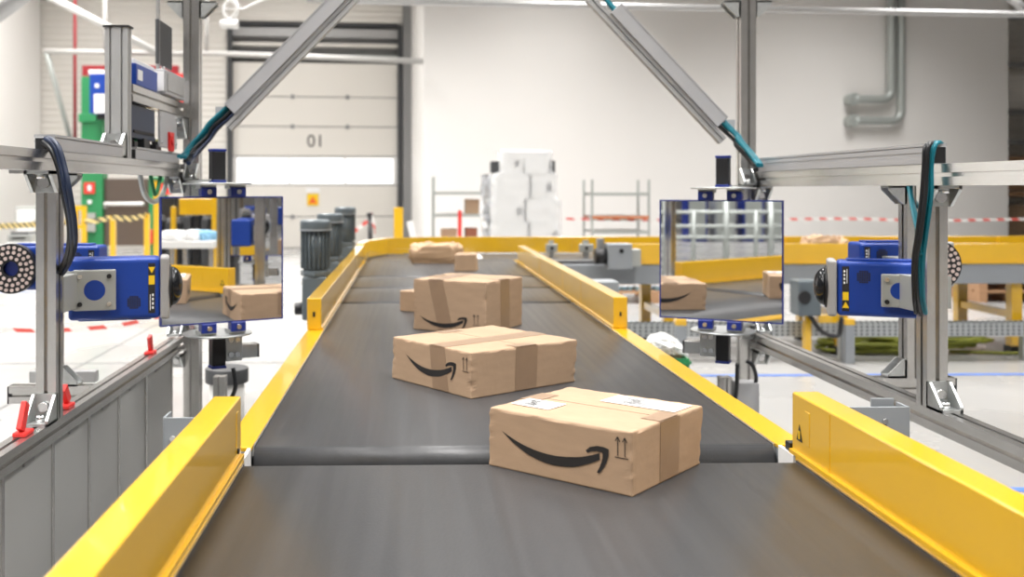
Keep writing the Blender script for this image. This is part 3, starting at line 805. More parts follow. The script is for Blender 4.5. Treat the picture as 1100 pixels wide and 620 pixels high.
# left upper sub-frame
profile('upright', (-1.015, 3.48, 1.5025), (-1.015, 3.48, 1.955), .078, .05, FL, nx=2, m='alu_matt', up=(0, 1, 0))
B().box(-1.06, -.97, 3.452, 3.508, 1.955, 1.962).obj('end_cap', 'black', FL)
gusset((-1.015, 3.45, 1.5025), (0, -1, 0), (0, 0, 1), .085, .075, FL)
profile('upper_rail', (-1.0, 3.512, 1.735), (-1.0, 4.30, 1.735), .055, .060, FL)
gusset((-.985, 4.30, 1.70), (0, -1, 0), (0, 0, -1), .09, .06, FL)
# grey side panels under the left rail
ys = [1.75, 2.02, 2.44, 2.78, 3.09, 3.40, 3.75, 4.15]
for i in range(len(ys) - 1):
    B().box(-1.0, -.99, ys[i] + .004, ys[i + 1] - .004, .16, .704).obj('side_panel', 'panel', FL)
    B().box(-.992, -.986, ys[i + 1] - .016, ys[i + 1] + .002, .16, .704).obj('panel_strip', 'alu', FL)
    B().box(-1.0, -.984, ys[i] + .12, ys[i] + .19, .688, .704).obj('panel_clip', 'midgrey', FL)
B().box(-1.0, -.985, 1.70, 1.99, .05, .71).obj('end_post', 'alu_matt', FL)

# grey bent bracket by the right guard
bk = thing('angle_bracket', 'grey bent sheet-metal bracket outside the lower right yellow guard rail', 'bracket', (1.2, 2.45, .6))
B().box(1.068, 1.238, 2.44, 2.446, .60, .857).obj('back_plate', 'cgrey', bk, .001)
B().box(1.232, 1.238, 2.446, 2.50, .60, .857).obj('side_flange', 'cgrey', bk, .001)
B().box(1.155, 1.213, 2.47, 2.476, .66, .872).obj('rear_tab', 'cgrey', bk, .001)
B().box(.93, 1.06, 2.38, 2.446, .60, .68).obj('arm', 'cgrey', bk, .001)
for z in (.775, .822): B().cyl((1.175, 2.434, z), (1.175, 2.44, z), .007, 10).obj('bolt', 'steel', bk)
B().box(1.171, 1.179, 2.4385, 2.4395, .775, .822).obj('slot', 'ink', bk)
lb = thing('angle_bracket', 'grey bent sheet-metal bracket outside the lower left yellow guard rail', 'bracket', (-.7, 2.75, .55))
B().box(-.668, -.50, 2.72, 2.726, .52, .775).obj('back_plate', 'cgrey', lb, .001)
B().box(-.674, -.668, 2.726, 2.80, .52, .775).obj('side_flange', 'cgrey', lb, .001)
B().cyl((-.645, 2.712, .72), (-.645, 2.72, .72), .008, 10).obj('bolt', 'steel', lb)

# ================================================================== DEFLECTION MIRRORS
def mirror_unit(label, c, nx, ny, size, side, tilt=0.0):
    """c: centre of the glass, (nx, ny): the way it faces"""
    ang = math.atan2(ny, nx) + PI / 2                       # local -y is the facing direction
    mt = Matrix.Translation(c) @ Matrix.Rotation(ang, 4, 'Z')
    t = thing('deflection_mirror', label, 'mirror', mtx=mt, group='square mirrors on the aluminium frames')
    def L(b): b.v = [mt @ p for p in b.v]; return b
    s = size / 2
    tl = Matrix.Rotation(tilt, 4, 'X')
    gl = B().box(-s + .004, s - .004, -.0035, .010, -s + .004, s - .004); gl.v = [tl @ p for p in gl.v]
    L(gl).obj('mirror_glass', 'mirror', t)
    rm = B()
    for (x0, x1, z0, z1) in ((-s, s, -s, -s + .005), (-s, s, s - .005, s), (-s, -s + .005, -s + .005, s - .005), (s - .005, s, -s + .005, s - .005)):
        rm.box(x0, x1, -.005, .014, z0, z1)
    rm.box(-s, s, .0105, .016, -s, s)
    rm.v = [tl @ p for p in rm.v]
    L(rm).obj('rim', 'deepblue', t)
    for q in (-1, 1):
        zz = q * s
        for x in (-.055, .055):
            k = L(B().box(x - .028, x + .028, -.012, .03, min(zz, zz + q * .034), max(zz, zz + q * .034))).obj('blue_clamp', 'deepblue', t, .003)
            L(B().cyl((x, -.018, zz + q * .017), (x, -.012, zz + q * .017), .009, 12)).obj('bolt', 'steel', k)
            L(B().box(x - .03, x + .03, .0, .06, min(zz + q * .028, zz + q * .042), max(zz + q * .028, zz + q * .042))).obj('spacer', 'plate', t)
        L(B().cyl((.0, .07, zz + q * .044), (.0, .07, zz + q * .050), .125, 36)).obj('turning_plate', 'zinc', t)
        # pivot housing: black profile with blue ends
        L(B().box(-.025, .025, .045, .095, min(zz + q * .056, zz + q * .165), max(zz + q * .056, zz + q * .165))).obj('pivot_housing', 'black', t, .003)
        for e in (.0505, .165):
            L(B().box(-.027, .027, .043, .097, min(zz + q * e, zz + q * (e + .010)), max(zz + q * e, zz + q * (e + .010)))).obj('blue_end', 'deepblue', t, .002)
    # bracket work below and the arms reaching back to the column
    zz = -s; flip = Matrix.Scale(side, 4, (1, 0, 0))
    def L(b, L0=L): b.v = [flip @ p for p in b.v]; return L0(b)
    L(B().box(-.085, -.025, .04, .047, zz - .15, zz - .05)).obj('hole_plate', 'zinc', t)
    for (x, z) in ((-.065, zz - .07), (-.065, zz - .125), (-.04, zz - .07), (-.04, zz - .125)):
        L(B().cyl((x, .028, z), (x, .04, z), .010, 12)).obj('bolt', 'steel', t)
    ps = L(B().box(-.15, -.025, .05, .10, zz - .145, zz - .095)).obj('profile_stub', 'alu', t, .002)
    L(B().box(-.156, -.15, .05, .10, zz - .145, zz - .095)).obj('end_cap', 'black', ps)
    return t, L, s
MR, LR, sR = mirror_unit('square blue-rimmed mirror right of the belt, reflecting yellow guard and boxes', (1.205, 3.85, 1.118), -.466, -.885, .470, 1)
ML, LL_, sL = mirror_unit('square blue-rimmed mirror left of the belt, reflecting yellow guard and boxes', (-.680, 3.63, 1.140), .480, -.877, .458, -1)
for t, side, cx_, cy_, cz in ((MR, 1, 1.44, 4.24, 1.118), (ML, -1, -.94, 4.30, 1.140)):
    mc = (MW[t.name]).to_translation()
    for q in (-1, 1):
        z = cz + q * (.235 + .053)
        a = Vector((mc.x + side * .03, mc.y + .05, z)); e = Vector((cx_ - side * .005, cy_ - .001, z))
        B().sweep(rect_poly(.07, .008), a, e).obj('arm_plate', 'zinc', t)
        gusset((e.x, e.y, z + q * .006), (0, -1, 0), (0, 0, q), .07, .055, t)

MN, _a, _b = mirror_unit('square blue-rimmed mirror on a post beside the camera, seen only in the left mirror', (1.88, 1.52, 1.16), -.80, .60, .46, 1)
B().box(1.92, 1.97, 1.46, 1.51, .012, 1.50).obj('stand', 'alu', MN); B().box(1.86, 2.03, 1.40, 1.57, 0, .012).obj('foot_plate', 'zinc', MN)
for q in (-1, 1): B().obox((1.925, 1.49, 1.16 + q * .283), (.10, .06, .008), R(-37)).obj('arm_plate', 'zinc', MN)
# ================================================================== BLUE SCANNERS
def scanner(label, c, ang, length, h, depth, lens_end, ring=False, plate=True, plate_x=0.0, flip=1, p=.050):
    """c: centre; local x along the body, local -y faces the viewer; lens_end -1/+1 along local x"""
    mt = Matrix.Translation(c) @ Matrix.Rotation(ang, 4, 'Z')
    t = thing('scanner', label, 'scanner', mtx=mt, group='blue barcode scanners on the frames')
    def L(b): b.v = [mt @ p for p in b.v]; return b
    a, d, z = length / 2, depth / 2, h / 2; e = lens_end
    if flip < 0: lens_end = e = -e; mt = mt @ Matrix.Rotation(PI, 4, 'Y'); t.rotation_euler = mt.to_euler(); MW[t.name] = mt; plate_x = -plate_x
    L(B().box(-a, a, -d, d, -z, z)).obj('housing', 'blue', t, .012, 3)
    x0, x1 = sorted((e * (a + .001), e * (a + .028)))
    L(B().box(x0, x1, -d - .004, d + .004, -z - .003, z + .003)).obj('front_bezel', 'bezel', t, .008, 3)
    if not ring:
        L(B().cyl((e * (a + .028), 0, 0), (e * (a + .034), 0, 0), min(z, d) * 1.10, 28)).obj('lens_flange', 'black', t)
        L(B().dome((e * (a + .034), 0, 0), (e, 0, 0), min(z, d) * 1.0, .034)).obj('dome_window', 'blackgloss', t)
    else:
        r = h * .60
        r = h * .56; rx = e * (a - r * .55)
        L(B().ring((rx, -d - .030, 0), (0, 1, 0), r * .30, r, .030, 36)).obj('ring_light', 'black', t)
        lb_ = B()
        for rr, n in ((.45, 12), (.66, 18), (.86, 24)):
            for k in range(n):
                q = 2 * PI * k / n + rr
                lb_.cyl((rx + math.cos(q) * r * rr, -d - .034, math.sin(q) * r * rr), (rx + math.cos(q) * r * rr, -d - .030, math.sin(q) * r * rr), r * .075, 8)
        L(lb_).obj('led_array', 'led', t)
        L(B().cyl((rx, -d - .012, 0), (rx, -d, 0), r * .30, 20)).obj('camera_window', 'deepblue', t)
    # warning stickers on the viewer's side
    if ring: e = -e
    xs = e * (a - .024)
    L(B().box(xs - .010, xs + .010, -d - .0008, -d + .001, -z * .82, z * .82)).obj('sticker_strip', 'ink', t)
    L(B().box(xs - .0085, xs + .0085, -d - .0014, -d - .0007, -z * .42, -z * .12)).obj('warning_label', 'labelyellow', t)
    tz = -z * .70
    L(B().add([(xs - .010, -d - .0014, tz), (xs + .010, -d - .0014, tz), (xs, -d - .0014, tz + .019), (xs - .010, -d - .0007, tz), (xs + .010, -d - .0007, tz), (xs, -d - .0007, tz + .019)],
             [(0, 1, 2), (3, 5, 4), (0, 3, 4, 1), (1, 4, 5, 2), (2, 5, 3, 0)])).obj('warning_label', 'labelyellow', t)
    w_ = B()
    for k in range(4): w_.box(xs - .006, xs - .001, -d - .0014, -d - .0007, z * (.18 + .14 * k), z * (.26 + .14 * k))
    w_.box(xs + .003, xs + .005, -d - .0014, -d - .0007, z * .2, z * .72)
    L(w_).obj('sticker_text', 'label', t)
    sp = B(); sx = e * (a - .075)
    for i in range(6):
        for j in range(6):
            if math.hypot(i - 2.5, j - 2.5) < 3.2: sp.box(sx + (i - 2.5) * .0065 - .0025, sx + (i - 2.5) * .0065 + .0025, -d - .0006, -d + .001, z * .45 + (j - 2.5) * .0065 - .0025, z * .45 + (j - 2.5) * .0065 + .0025)
    L(sp).obj('speaker_grille', 'ink', t)
    L(B().box(-a * .8, a * .8, -d * .5, d * .5, z, z + .006)).obj('top_rib', 'blue', t, .002)
    if plate:
        px = plate_x; sd = 1 if (px + c.x) and c.x > 0 else -1
        sd = sd * flip
        pl = L(B().box(px - p, px + p, -d - .020, -d - .012, -p, p)).obj('mounting_plate', 'plate', t, .004)
        L(B().ring((px, -d - .0205, 0), (0, 1, 0), .0, p * .5, .002, 28)).obj('hub', 'blue', pl)
        for (i, j) in ((-1, -1), (1, 1), (-1, 1), (1, -1)):
            L(B().cyl((px + i * p * .68, -d - .026, j * p * .68), (px + i * p * .68, -d - .020, j * p * .68), .007, 12)).obj('bolt', 'black' if i * j > 0 else 'steel', pl)
        L(B().box(px - p * .8, px + p * .8, -d - .012, -d, -p * .8, p * .8)).obj('standoff', 'plate', pl)
        L(B().box(min(px + sd * p, px + sd * (p + .09)), max(px + sd * p, px + sd * (p + .09)), -d - .019, -d - .013, -p * .95, p * .95)).obj('side_arm', 'plate', pl)
    return t, L
scanner('blue scanner box with black dome in front of the right aluminium post', Vector((1.470, 3.045, 1.090)), R(-21), .285, .168, .12, -1, plate_x=.030)
scanner('blue scanner box with LED ring behind the right aluminium post', Vector((1.705, 3.46, 1.135)), R(0), .30, .150, .11, 1, ring=True, plate=False)
scanner('blue scanner box with black dome beside the left aluminium post', Vector((-.892, 3.03, 1.100)), R(14), .26, .182, .12, 1, plate_x=-.055, flip=-1, p=.060)
scanner('blue scanner box with big LED ring behind the left aluminium post', Vector((-1.225, 3.46, 1.128)), R(0), .33, .150, .11, -1, ring=True, plate=False)
scanner('blue scanner box on the right frame beside the camera, seen only in the left mirror', Vector((1.40, 1.86, 1.12)), R(150), .285, .168, .12, -1, plate_x=-.035)
scanner('blue scanner box on the left frame beside the camera, seen only in the right mirror', Vector((-1.12, 1.90, 1.12)), R(-150), .285, .168, .12, 1, plate_x=.035)
# clamps that hold the rear scanners to the second posts
for o in [o for o in bpy.data.objects if o.type == 'EMPTY' and o.name.startswith('scanner') and 'gantry' not in o.name]:
    p = MW[o.name].to_translation()
    if p.y > 3.1:
        xs = 1.66 if p.x > 0 else -1.163
        B().box(xs - .03, xs + .03, 3.29, 3.405, p.z - .03, p.z + .03).obj('post_clamp', 'plate', o)
    else:
        xs, y1 = (1.50, 2.86) if p.x > 0 else (-1.0, 2.815)
        if p.y < 2: continue
        B().box(xs - .045 if p.x < 0 else xs - .03, xs + .028, y1 - .0, p.y - .04, p.z - .05, p.z + .05).obj('post_clamp', 'plate', o)
cl_ = [o for o in bpy.data.objects if o.name.startswith('post_clamp')]

# ================================================================== CABLES
def cables(label, paths, m, r, group, cat='cable', name='cable'):
    for i, pts in enumerate(paths):
        o = B().tube(smooth_path(pts, 8), r, 10).obj(name, m)
        tag(o, label, cat, group)
def offs(pts, dx, dy, dz, wob=0.006, seed=0):
    rnd = random.Random(seed)
    return [(p[0] + dx + rnd.uniform(-wob, wob), p[1] + dy + rnd.uniform(-wob, wob), p[2] + dz + rnd.uniform(-wob, wob)) for p in pts]
rc = [at(1008, 156, 2.83), at(1003, 153, 2.765), at(998, 158, 2.745), at(996, 178, 2.745), at(994, 210, 2.745), at(989, 250, 2.75), at(985, 280, 2.76), at(986, 315, 2.77), at(989, 336, 2.80)]
cables('teal cable hooked over the right duct end and hanging down to the scanner', [offs(rc, .006 + .007 * i, -.004 * i, .0, .002, i) for i in range(2)], 'teal', .006, 'teal cables at the right post')
cables('black cable hooked over the right duct end and hanging down to the scanner', [offs(rc, -.004 - .006 * i, -.006 + .008 * i, -.003, .002, 5 + i) for i in range(2)], 'blackcable', .006, 'black cables at the right post')
rc2 = [at(976, 196, 2.92), at(977, 210, 2.90), at(981, 232, 2.83), at(986, 252, 2.765), at(985, 275, 2.755)]
cables('teal cable coming from behind the right beam and joining the bundle', [offs(rc2, .006 * i, 0, 0, .002, 9 + i) for i in range(2)], 'teal', .0065, 'teal cables behind the right beam')
lc = [at(52, 149, 2.83), at(54, 150, 2.735), at(62, 157, 2.70), at(70, 178, 2.69), at(75, 205, 2.68), at(81, 240, 2.70), at(79, 268, 2.74), at(70, 290, 2.80), at(60, 300, 2.86)]
cables('navy cable hooked over the left duct end and hanging beside the left post', [offs(lc, .010 * i - .01, -.003 * i, .0, .002, 20 + i) for i in range(2)], 'navy', .0075, 'navy cables at the left post')
cables('black cable hooked over the left duct end and hanging beside the left post', [offs(lc, .010 * i - .018, .004, -.008, .002, 25 + i) for i in range(2)], 'blackcable', .0075, 'black cables at the left post')
# bundles in the diagonal braces
b0, u, n, d0, d1_ = brace_line(1)
low = [b0 + u * .10, b0 - u * .02, b0 - u * .09 + n * .004, at(793, 154, 4.15), at(804, 166, 4.12), at(812, 176, 4.08), at(814, 180, 3.98)]
cables('teal cable running out of the lower end of the right diagonal duct', [offs(low, -.006 + .009 * i, -.016 + .010 * i, .008, .002, 40 + i) for i in range(4)], 'teal', .0075, 'teal cables at the foot of the right brace')
cables('black cable running out of the lower end of the right diagonal duct', [offs(low, -.008, -.010 + .014 * i, -.012, .002, 50 + i) for i in range(2)], 'blackcable', .0075, 'black cables at the foot of the right brace')
top = [b0 + u * (d1_ - .1), b0 + u * d1_, b0 + u * (d1_ + .12) + n * .01, b0 + u * (d1_ + .3) + n * .006, b0 + u * (d1_ + .42)]
cables('teal cable leaving the upper end of the right diagonal duct', [offs(top, .009 * i - .012, -.014 + .010 * i, .0, .002, 60 + i) for i in range(3)], 'teal', .0075, 'teal cables at the top of the right brace')
b0, u, n, d0, d1_ = brace_line(-1)
low = [b0 + u * .10, b0 - u * .02, b0 - u * .10 + n * .004, at(222, 146, 4.22), at(209, 160, 4.2), at(202, 168, 4.15), at(198, 172, 4.0)]
cables('teal cable running out of the lower end of the left diagonal duct', [offs(low, -.016 + .008 * i, -.016 + .010 * i, .012, .003, 70 + i) for i in range(3)], 'teal', .0075, 'teal cables at the foot of the left brace')
cables('black cable running out of the lower end of the left diagonal duct', [offs(low, .002 + .006 * i, -.014 + .010 * i, -.004, .003, 80 + i) for i in range(3)], 'blackcable', .0075, 'black cables at the foot of the left brace')
cables('navy cable running out of the lower end of the left diagonal duct', [offs(low, .016, -.014 + .012 * i, -.014, .003, 90 + i) for i in range(2)], 'navy', .0075, 'navy cables at the foot of the left brace')
# loops under the mirrors
cables('black cable looping from the pivot under the right mirror into the vertical duct', [[(1.30, 3.93, .70), (1.31, 3.97, .60), (1.305, 3.98, .52), (1.30, 3.98, .40)],
        [(1.36, 4.0, .70), (1.385, 4.0, .68), (1.41, 4.03, .62), (1.40, 4.06, .56)]], 'blackcable', .008, 'black cables under the right mirror')
cables('black cable looping from the pivot under the left mirror', [[(-.66, 3.72, .73), (-.65, 3.71, .66), (-.68, 3.70, .60), (-.75, 3.72, .56)]], 'blackcable', .008, 'black cables under the left mirror')
cables('grey hose looping below the left upper rail', [[at(150, 186, 3.67), at(155, 208, 3.75), at(165, 217, 3.89), at(175, 208, 4.03), at(180, 188, 4.1)]], 'pipe', .010, None)
cables('green cable hanging below the left upper rail', [[at(161, 186, 3.83), at(167, 209, 3.9), at(173, 187, 3.99)]], 'green', .008, None)

# ================================================================== DEVICES ON THE LEFT SUB-FRAME
def device(name, label, cat, x0, x1, y0, y1, z0, z1, m, extra=None):
    t = thing(name, label, cat, ((x0 + x1) / 2, (y0 + y1) / 2, z0))
    B().box(x0, x1, y0, y1, z0, z1).obj('housing', m, t, .004)
    if extra: extra(t, x0, x1, y0, y1, z0, z1)
    return t
def blue_extra(t, x0, x1, y0, y1, z0, z1):
    B().box(x0 + .01, x1 - .01, y0 + .01, y1 - .01, z1, z1 + .018).obj('white_lid', 'label', t, .003)
    B().box(x1, x1 + .002, y0 + .02, y0 + .08, z0 + .02, z1 - .02).obj('side_label', 'label', t)
device('control_device', 'blue control device with white lid on the left upper rail', 'device', -1.06, -.975, 3.56, 3.86, 1.768, 1.845, 'blue', blue_extra)
def grey_extra(t, x0, x1, y0, y1, z0, z1):
    B().box(x1, x1 + .004, y0 + .03, y1 - .03, z0 + .015, z1 - .015).obj('cover_plate', 'alu_matt', t, .001)
    B().box(x0 + .01, x1 - .005, y0 - .004, y0, z0 + .01, z1 - .01).obj('end_plate', 'white', t, .001)
device('junction_box', 'grey metal box on the left upper rail beside the blue device', 'box', -1.04, -.955, 3.90, 4.24, 1.768, 1.865, 'duct', grey_extra)
def db_extra(t, x0, x1, y0, y1, z0, z1):
    B().box(x1, x1 + .004, y0 + .02, y1 - .02, z0 + .02, z0 + .03).obj('rib', 'ink', t)
    for k in range(4): B().cyl((x1 - .02, y0 + .05 + .06 * k, z0 - .025), (x1 - .02, y0 + .05 + .06 * k, z0), .010, 12).obj('plug', ('black', 'green', 'labelyellow', 'white')[k], t)
device('terminal_box', 'dark blue box hanging under the left upper rail', 'box', -1.07, -.985, 3.54, 3.86, 1.578, 1.698, 'navy', db_extra)
def gp_extra(t, x0, x1, y0, y1, z0, z1):
    for (y, z) in ((y0 + .02, z0 + .02), (y1 - .02, z0 + .02), (y0 + .02, z1 - .02), (y1 - .02, z1 - .02)): B().cyl((x1, y, z), (x1 + .003, y, z), .006, 10).obj('screw', 'steel', t)
device('cover_panel', 'flat grey cover panel hanging under the left upper rail', 'panel', -.985, -.975, 3.90, 4.18, 1.56, 1.704, 'duct', gp_extra)
# row of connectors standing on the left beam
for k in range(5):
    x, y = -1.005 + .012 * (k % 2), 3.62 + .085 * k
    t = thing('connector', 'small black connector block on the left beam below the dark blue box', 'connector', (x, y, 1.547), group='connectors on the left beam')
    B().box(x - .014, x + .014, y - .022, y + .022, 1.5475, 1.547 + .022 + .014 * (k % 3)).obj('block', 'black', t, .002)
    B().cyl((x, y, 1.56), (x, y, 1.592), .007, 10).obj('cable_stub', ('black', 'hose', 'labelyellow')[k % 3], t)
rp = thing('emergency_plate', 'small red plate on the left beam near the column', 'plate', (-.985, 4.05, 1.55))
B().box(-.975, -.965, 4.02, 4.09, 1.548, 1.625).obj('plate', 'red', rp, .002)
B().cyl((-.965, 4.055, 1.59), (-.960, 4.055, 1.59), .015, 14).obj('button', 'red', rp)
bp_ = thing('dark_panel', 'dark grey flat panel on a rod above the left frame', 'panel', (-1.0, 4.25, 1.76))
B().box(-1.025, -1.012, 4.02, 4.25, 1.90, 2.08).obj('panel', 'darkgrey', bp_, .002)
B().cyl((-1.019, 4.04, 1.865), (-1.019, 4.04, 2.6), .008, 12).obj('rod', 'alu_matt', bp_)
B().cyl((-1.019, 4.12, 1.865), (-1.019, 4.12, 1.9), .008, 12).obj('rod', 'alu_matt', bp_)
# red plastic ties along the left rail
for (y, l, tilt, lab) in ((3.86, .10, 20, 'red plastic tag on the left rail, farthest along toward the mirror'), (2.92, .09, 35, 'red plastic tag on the left rail just behind the post'), (2.60, .12, -30, 'red plastic strap on the left rail just in front of the post')):
    t = thing('plastic_tag', lab, 'tag', (-1.0, y, .76))
    B().box(-1.02, -.985, y - .03, y + .03, .7605, .772).obj('loop', 'red', t, .003)
    B().obox((-1.003, y, .772 + l * .30), (.014, .03, l * .62), mtx=Matrix.Rotation(R(tilt), 4, 'X')).obj('tail', 'red', t, .002)
cl = thing('metal_clamp', 'grey metal clamp with eye loop behind the left post foot', 'clamp', (-1.22, 3.5, .76))
B().box(-1.33, -1.10, 3.50, 3.54, .72, .76).obj('bar', 'alu_matt', cl, .003)
B().tube(smooth_path([(-1.29, 3.52, .76), (-1.30, 3.52, .81), (-1.27, 3.52, .84), (-1.25, 3.52, .82), (-1.28, 3.52, .80)], 6), .006, 8).obj('eye_loop', 'steel', cl)
ft = thing('lidded_drum', 'white drum with dark lid on the floor behind the left mirror post', 'drum', (-.90, 4.9, 0))
B().cyl((-.90, 4.9, 0), (-.90, 4.9, .05), .11, 24).obj('disc', 'darkgrey', ft, .004)
B().cyl((-.90, 4.9, .05), (-.90, 4.9, .45), .085, 24).obj('drum', 'white', ft, .004)
B().cyl((-.90, 4.9, .45), (-.90, 4.9, .52), .105, 24).obj('lid', 'darkgrey', ft, .004)

# ================================================================== FAR HALL
def px_box(b, px0, px1, py0, py1, Y, dep):
    """a box standing at distance Y whose front spans these photo columns and rows"""
    a, c = at(px0, py0, Y), at(px1, py1, Y)
    return b.box(a.x, c.x, Y, Y + dep, c.z, a.z)

# grey-green pipes on the white wall
for px, py, lab in ((968, 130, 'grey pipe on the white wall, the longer one with the lower bend'), (957.5, 107, 'grey pipe on the white wall, the shorter one with the upper bend')):
    x, z, d = wx(px, WD + .2), wz(px, py, WD + .2), -WD - .2
    xe = wx(917, WD + .2); t = thing('wall_pipe', lab, 'pipe', mtx=BW, group='grey pipes on the white wall')
    pts = [(x, d, 8.9), (x, d, z + .6), (x, d, z + .25)] + [(x - .22 * (1 - math.cos(q)), d, z + .22 * (1 - math.sin(q))) for q in [PI / 2 * k / 6 for k in range(1, 7)]] + [(xe + .1, d, z), (xe, d, z)]
    wb(B().tube(pts, .088, 16)).obj('pipe_run', 'pipe', t)
    wb(B().cyl((xe, d - .06, z), (xe, -WD - .0, z), .13, 20)).obj('wall_elbow', 'pipe', t, .01)
# conduits and tubes hung in the hall
def conduit(name, label, pts, r, m='alu_matt', cat='pipe'):
    return tag(B().tube(pts, r, 12).obj(name, m), label, cat)
conduit('conduit', 'long thin conduit crossing high in front of the white wall', [at(330, -1, 14), at(380, 1, 14), at(1110, 16, 14), at(1200, 18, 14)], .045)
conduit('support_tube', 'white horizontal tube crossing in front of the dock door above its panels', [at(214, 57, 20), at(335, 61, 20), at(455, 66, 20)], .055, 'tube')
conduit('support_tube', 'white horizontal tube on the beige wall behind the left upright', [at(48, 55, 20), at(200, 58, 20)], .055, 'tube')
conduit('support_tube', 'white diagonal tube high at the upper left', [at(52, -4, 17), at(172, 58, 17)], .062, 'tube')
conduit('support_tube', 'thin grey diagonal strut in the upper left corner by the red pipe', [at(50, 56, 20), at(80, 165, 21)], .05, 'pipe')
conduit('support_tube', 'pale thick tube cutting the upper left corner of the view', [at(-14, 24, 9), at(30, -8, 9), at(-14, 24, 9) + (at(30, -8, 9) - at(-14, 24, 9)) * 23.3], .07, 'alu_matt')
conduit('support_tube', 'pale diagonal tube in the upper right corner of the view', [at(1080, -6, 15), at(1108, 16, 15)], .06, 'alu_matt')
conduit('hanging_rod', 'thin white rod hanging just left of the coiled cable', [at(222, -5, 20), at(222, 57, 20)], .04, 'tube')
conduit('hanging_rod', 'thin white rod hanging at the upper left above the double upright', [at(113, -5, 20), at(113, 57, 20)], .04, 'tube')
conduit('red_pipe', 'thin red vertical pipe on the beige wall at upper left', [at(80.5, -6, 21), at(80.5, 190, 21)], .036, 'redpaint')
# white pull switch with a coiled cable
cp = at(247, 26, 12); t = thing('hanging_socket', 'white socket box hanging on a coiled white cable by the dock door', 'socket', (cp.x, cp.y, cp.z - .08))
B().cyl((cp.x - .09, cp.y, cp.z), (cp.x + .10, cp.y, cp.z), .055, 16).cyl((cp.x - .12, cp.y, cp.z), (cp.x - .09, cp.y, cp.z), .03, 16, .055).obj('socket_body', 'white', t, .004)
q = []
for k in range(60):
    a = 2 * PI * k / 24
    q.append((cp.x + .02 + math.cos(a) * .085 - .0009 * k, cp.y + .003 * k, cp.z + .19 + math.sin(a) * .11))
B().tube([(cp.x, cp.y, cp.z + .05)] + q, .016, 10).obj('coiled_cable', 'white', t)
B().tube([q[-1], tuple(at(262, 9, 12.2)), tuple(at(300, -8, 12.4))], .014, 10).obj('supply_cable', 'white', t)

# ---- green steel portal with red header and brown door, left rear
PY = 19.0
pt = thing('steel_portal', 'green steel portal with red header plate around the brown door at left rear', 'portal', tuple(at(125, 268, PY)))
pt.location.z = 0; MW[pt.name] = Matrix.Translation((pt.location.x, PY, 0))
px_box(B(), 87, 110, 82, 290, PY, .35).obj('green_post', 'green', pt, .01)
px_box(B(), 160, 176, 190, 290, PY, .35).obj('green_post', 'green', pt, .01)
px_box(B(), 84, 113, 122, 131, PY - .06, .45).obj('ledge', 'green', pt, .01)
px_box(B(), 88, 191, 70, 118, PY + .36, .12).obj('red_header', 'redpaint', pt, .01)
px_box(B(), 189, 199, 79, 112, PY + .10, .12).obj('red_plate', 'red', pt, .01)
fs = px_box(B(), 90, 101.5, 196, 208, PY - .04, .03).obj('fire_sign', 'red', pt)
px_box(B(), 94, 98, 199, 205, PY - .045, .004).obj('sign_symbol', 'label', fs)
px_box(B(), 90.5, 102, 229, 249, PY - .08, .07).obj('switch_box', 'plate', pt, .005)
px_box(B(), 94, 98, 215, 219, PY - .03, .03).obj('push_button', 'label', pt)
dl = px_box(B(), 110.5, 159.5, 192, 264, PY + .10, .06).obj('door_leaf', 'doorleaf', pt, .005)
a, c = at(112, 219, PY + .02), at(153, 219, PY + .02)
B().tube([(a.x, PY + .09, a.z - .08), (a.x, PY + .02, a.z), (c.x, PY + .02, c.z), (c.x, PY + .09, c.z)], .035, 10).obj('panic_bar', 'white', dl)
px_box(B(), 158, 163, 247, 262, PY - .14, .12).obj('red_extinguisher_box', 'red', pt, .005)
a = at(172, 199, PY)
px_box(B(), 172.5, 183, 197, 209, PY - .1, .09).obj('red_lamp_plate', 'red', pt)
cb = thing('control_cabinet', 'blue control cabinet with a white notice high on the green post', 'cabinet', tuple(at(107, 122, PY - .5)))
px_box(B(), 96, 119, 79, 122, PY - .45, .38).obj('body', 'blue', cb, .012)
px_box(B(), 101, 117, 101, 121.5, PY - .465, .016).obj('notice', 'label', cb)
px_box(B(), 95, 115, 75, 80, PY - .43, .34).obj('white_cap', 'label', cb, .008)
px_box(B(), 102, 106, 90, 94, PY - .47, .02).obj('lock', 'label', cb)
px_box(B(), 104, 118, 122, 128, PY - .40, .30).obj('cable_entry', 'black', cb)

# ---- barrier posts
def yellow_post(px, top, Y, label, w=.085):
    a = at(px, top, Y); t = thing('barrier_post', label, 'post', (a.x, Y, 0), group='yellow barrier posts at left rear')
    B().box(a.x - w / 2, a.x + w / 2, Y - w / 2, Y + w / 2, .02, a.z).obj('tube', 'yellow', t, .006)
    B().box(a.x - w, a.x + w, Y - w, Y + w, 0, .02).obj('base_plate', 'yellow', t, .003)
    B().box(a.x - w / 2 - .004, a.x + w / 2 + .004, Y - w / 2 - .004, Y + w / 2 + .004, a.z - .005, a.z + .01).obj('cap', 'black', t, .002)
    return a
p1 = yellow_post(121.5, 231, 17.0, 'yellow barrier post in front of the brown door')
p2 = yellow_post(158, 229, 16.8, 'yellow barrier post in front of the right edge of the brown door')
p3 = yellow_post(168.5, 194, 16.0, 'tall yellow barrier post just left of the left mirror')
yf = thing('barrier_stand', 'yellow tubular barrier frame in front of the green post', 'frame', tuple(at(85, 260, 17.4))); 
a, c = at(79.5, 221, 17.4), at(91, 262, 17.4)
B().box(a.x, a.x + .06, 17.4, 17.46, 0, a.z).obj('upright', 'yellow', yf); B().box(c.x - .06, c.x + .02, 17.4, 17.46, 0, a.z).obj('upright', 'yellow', yf)
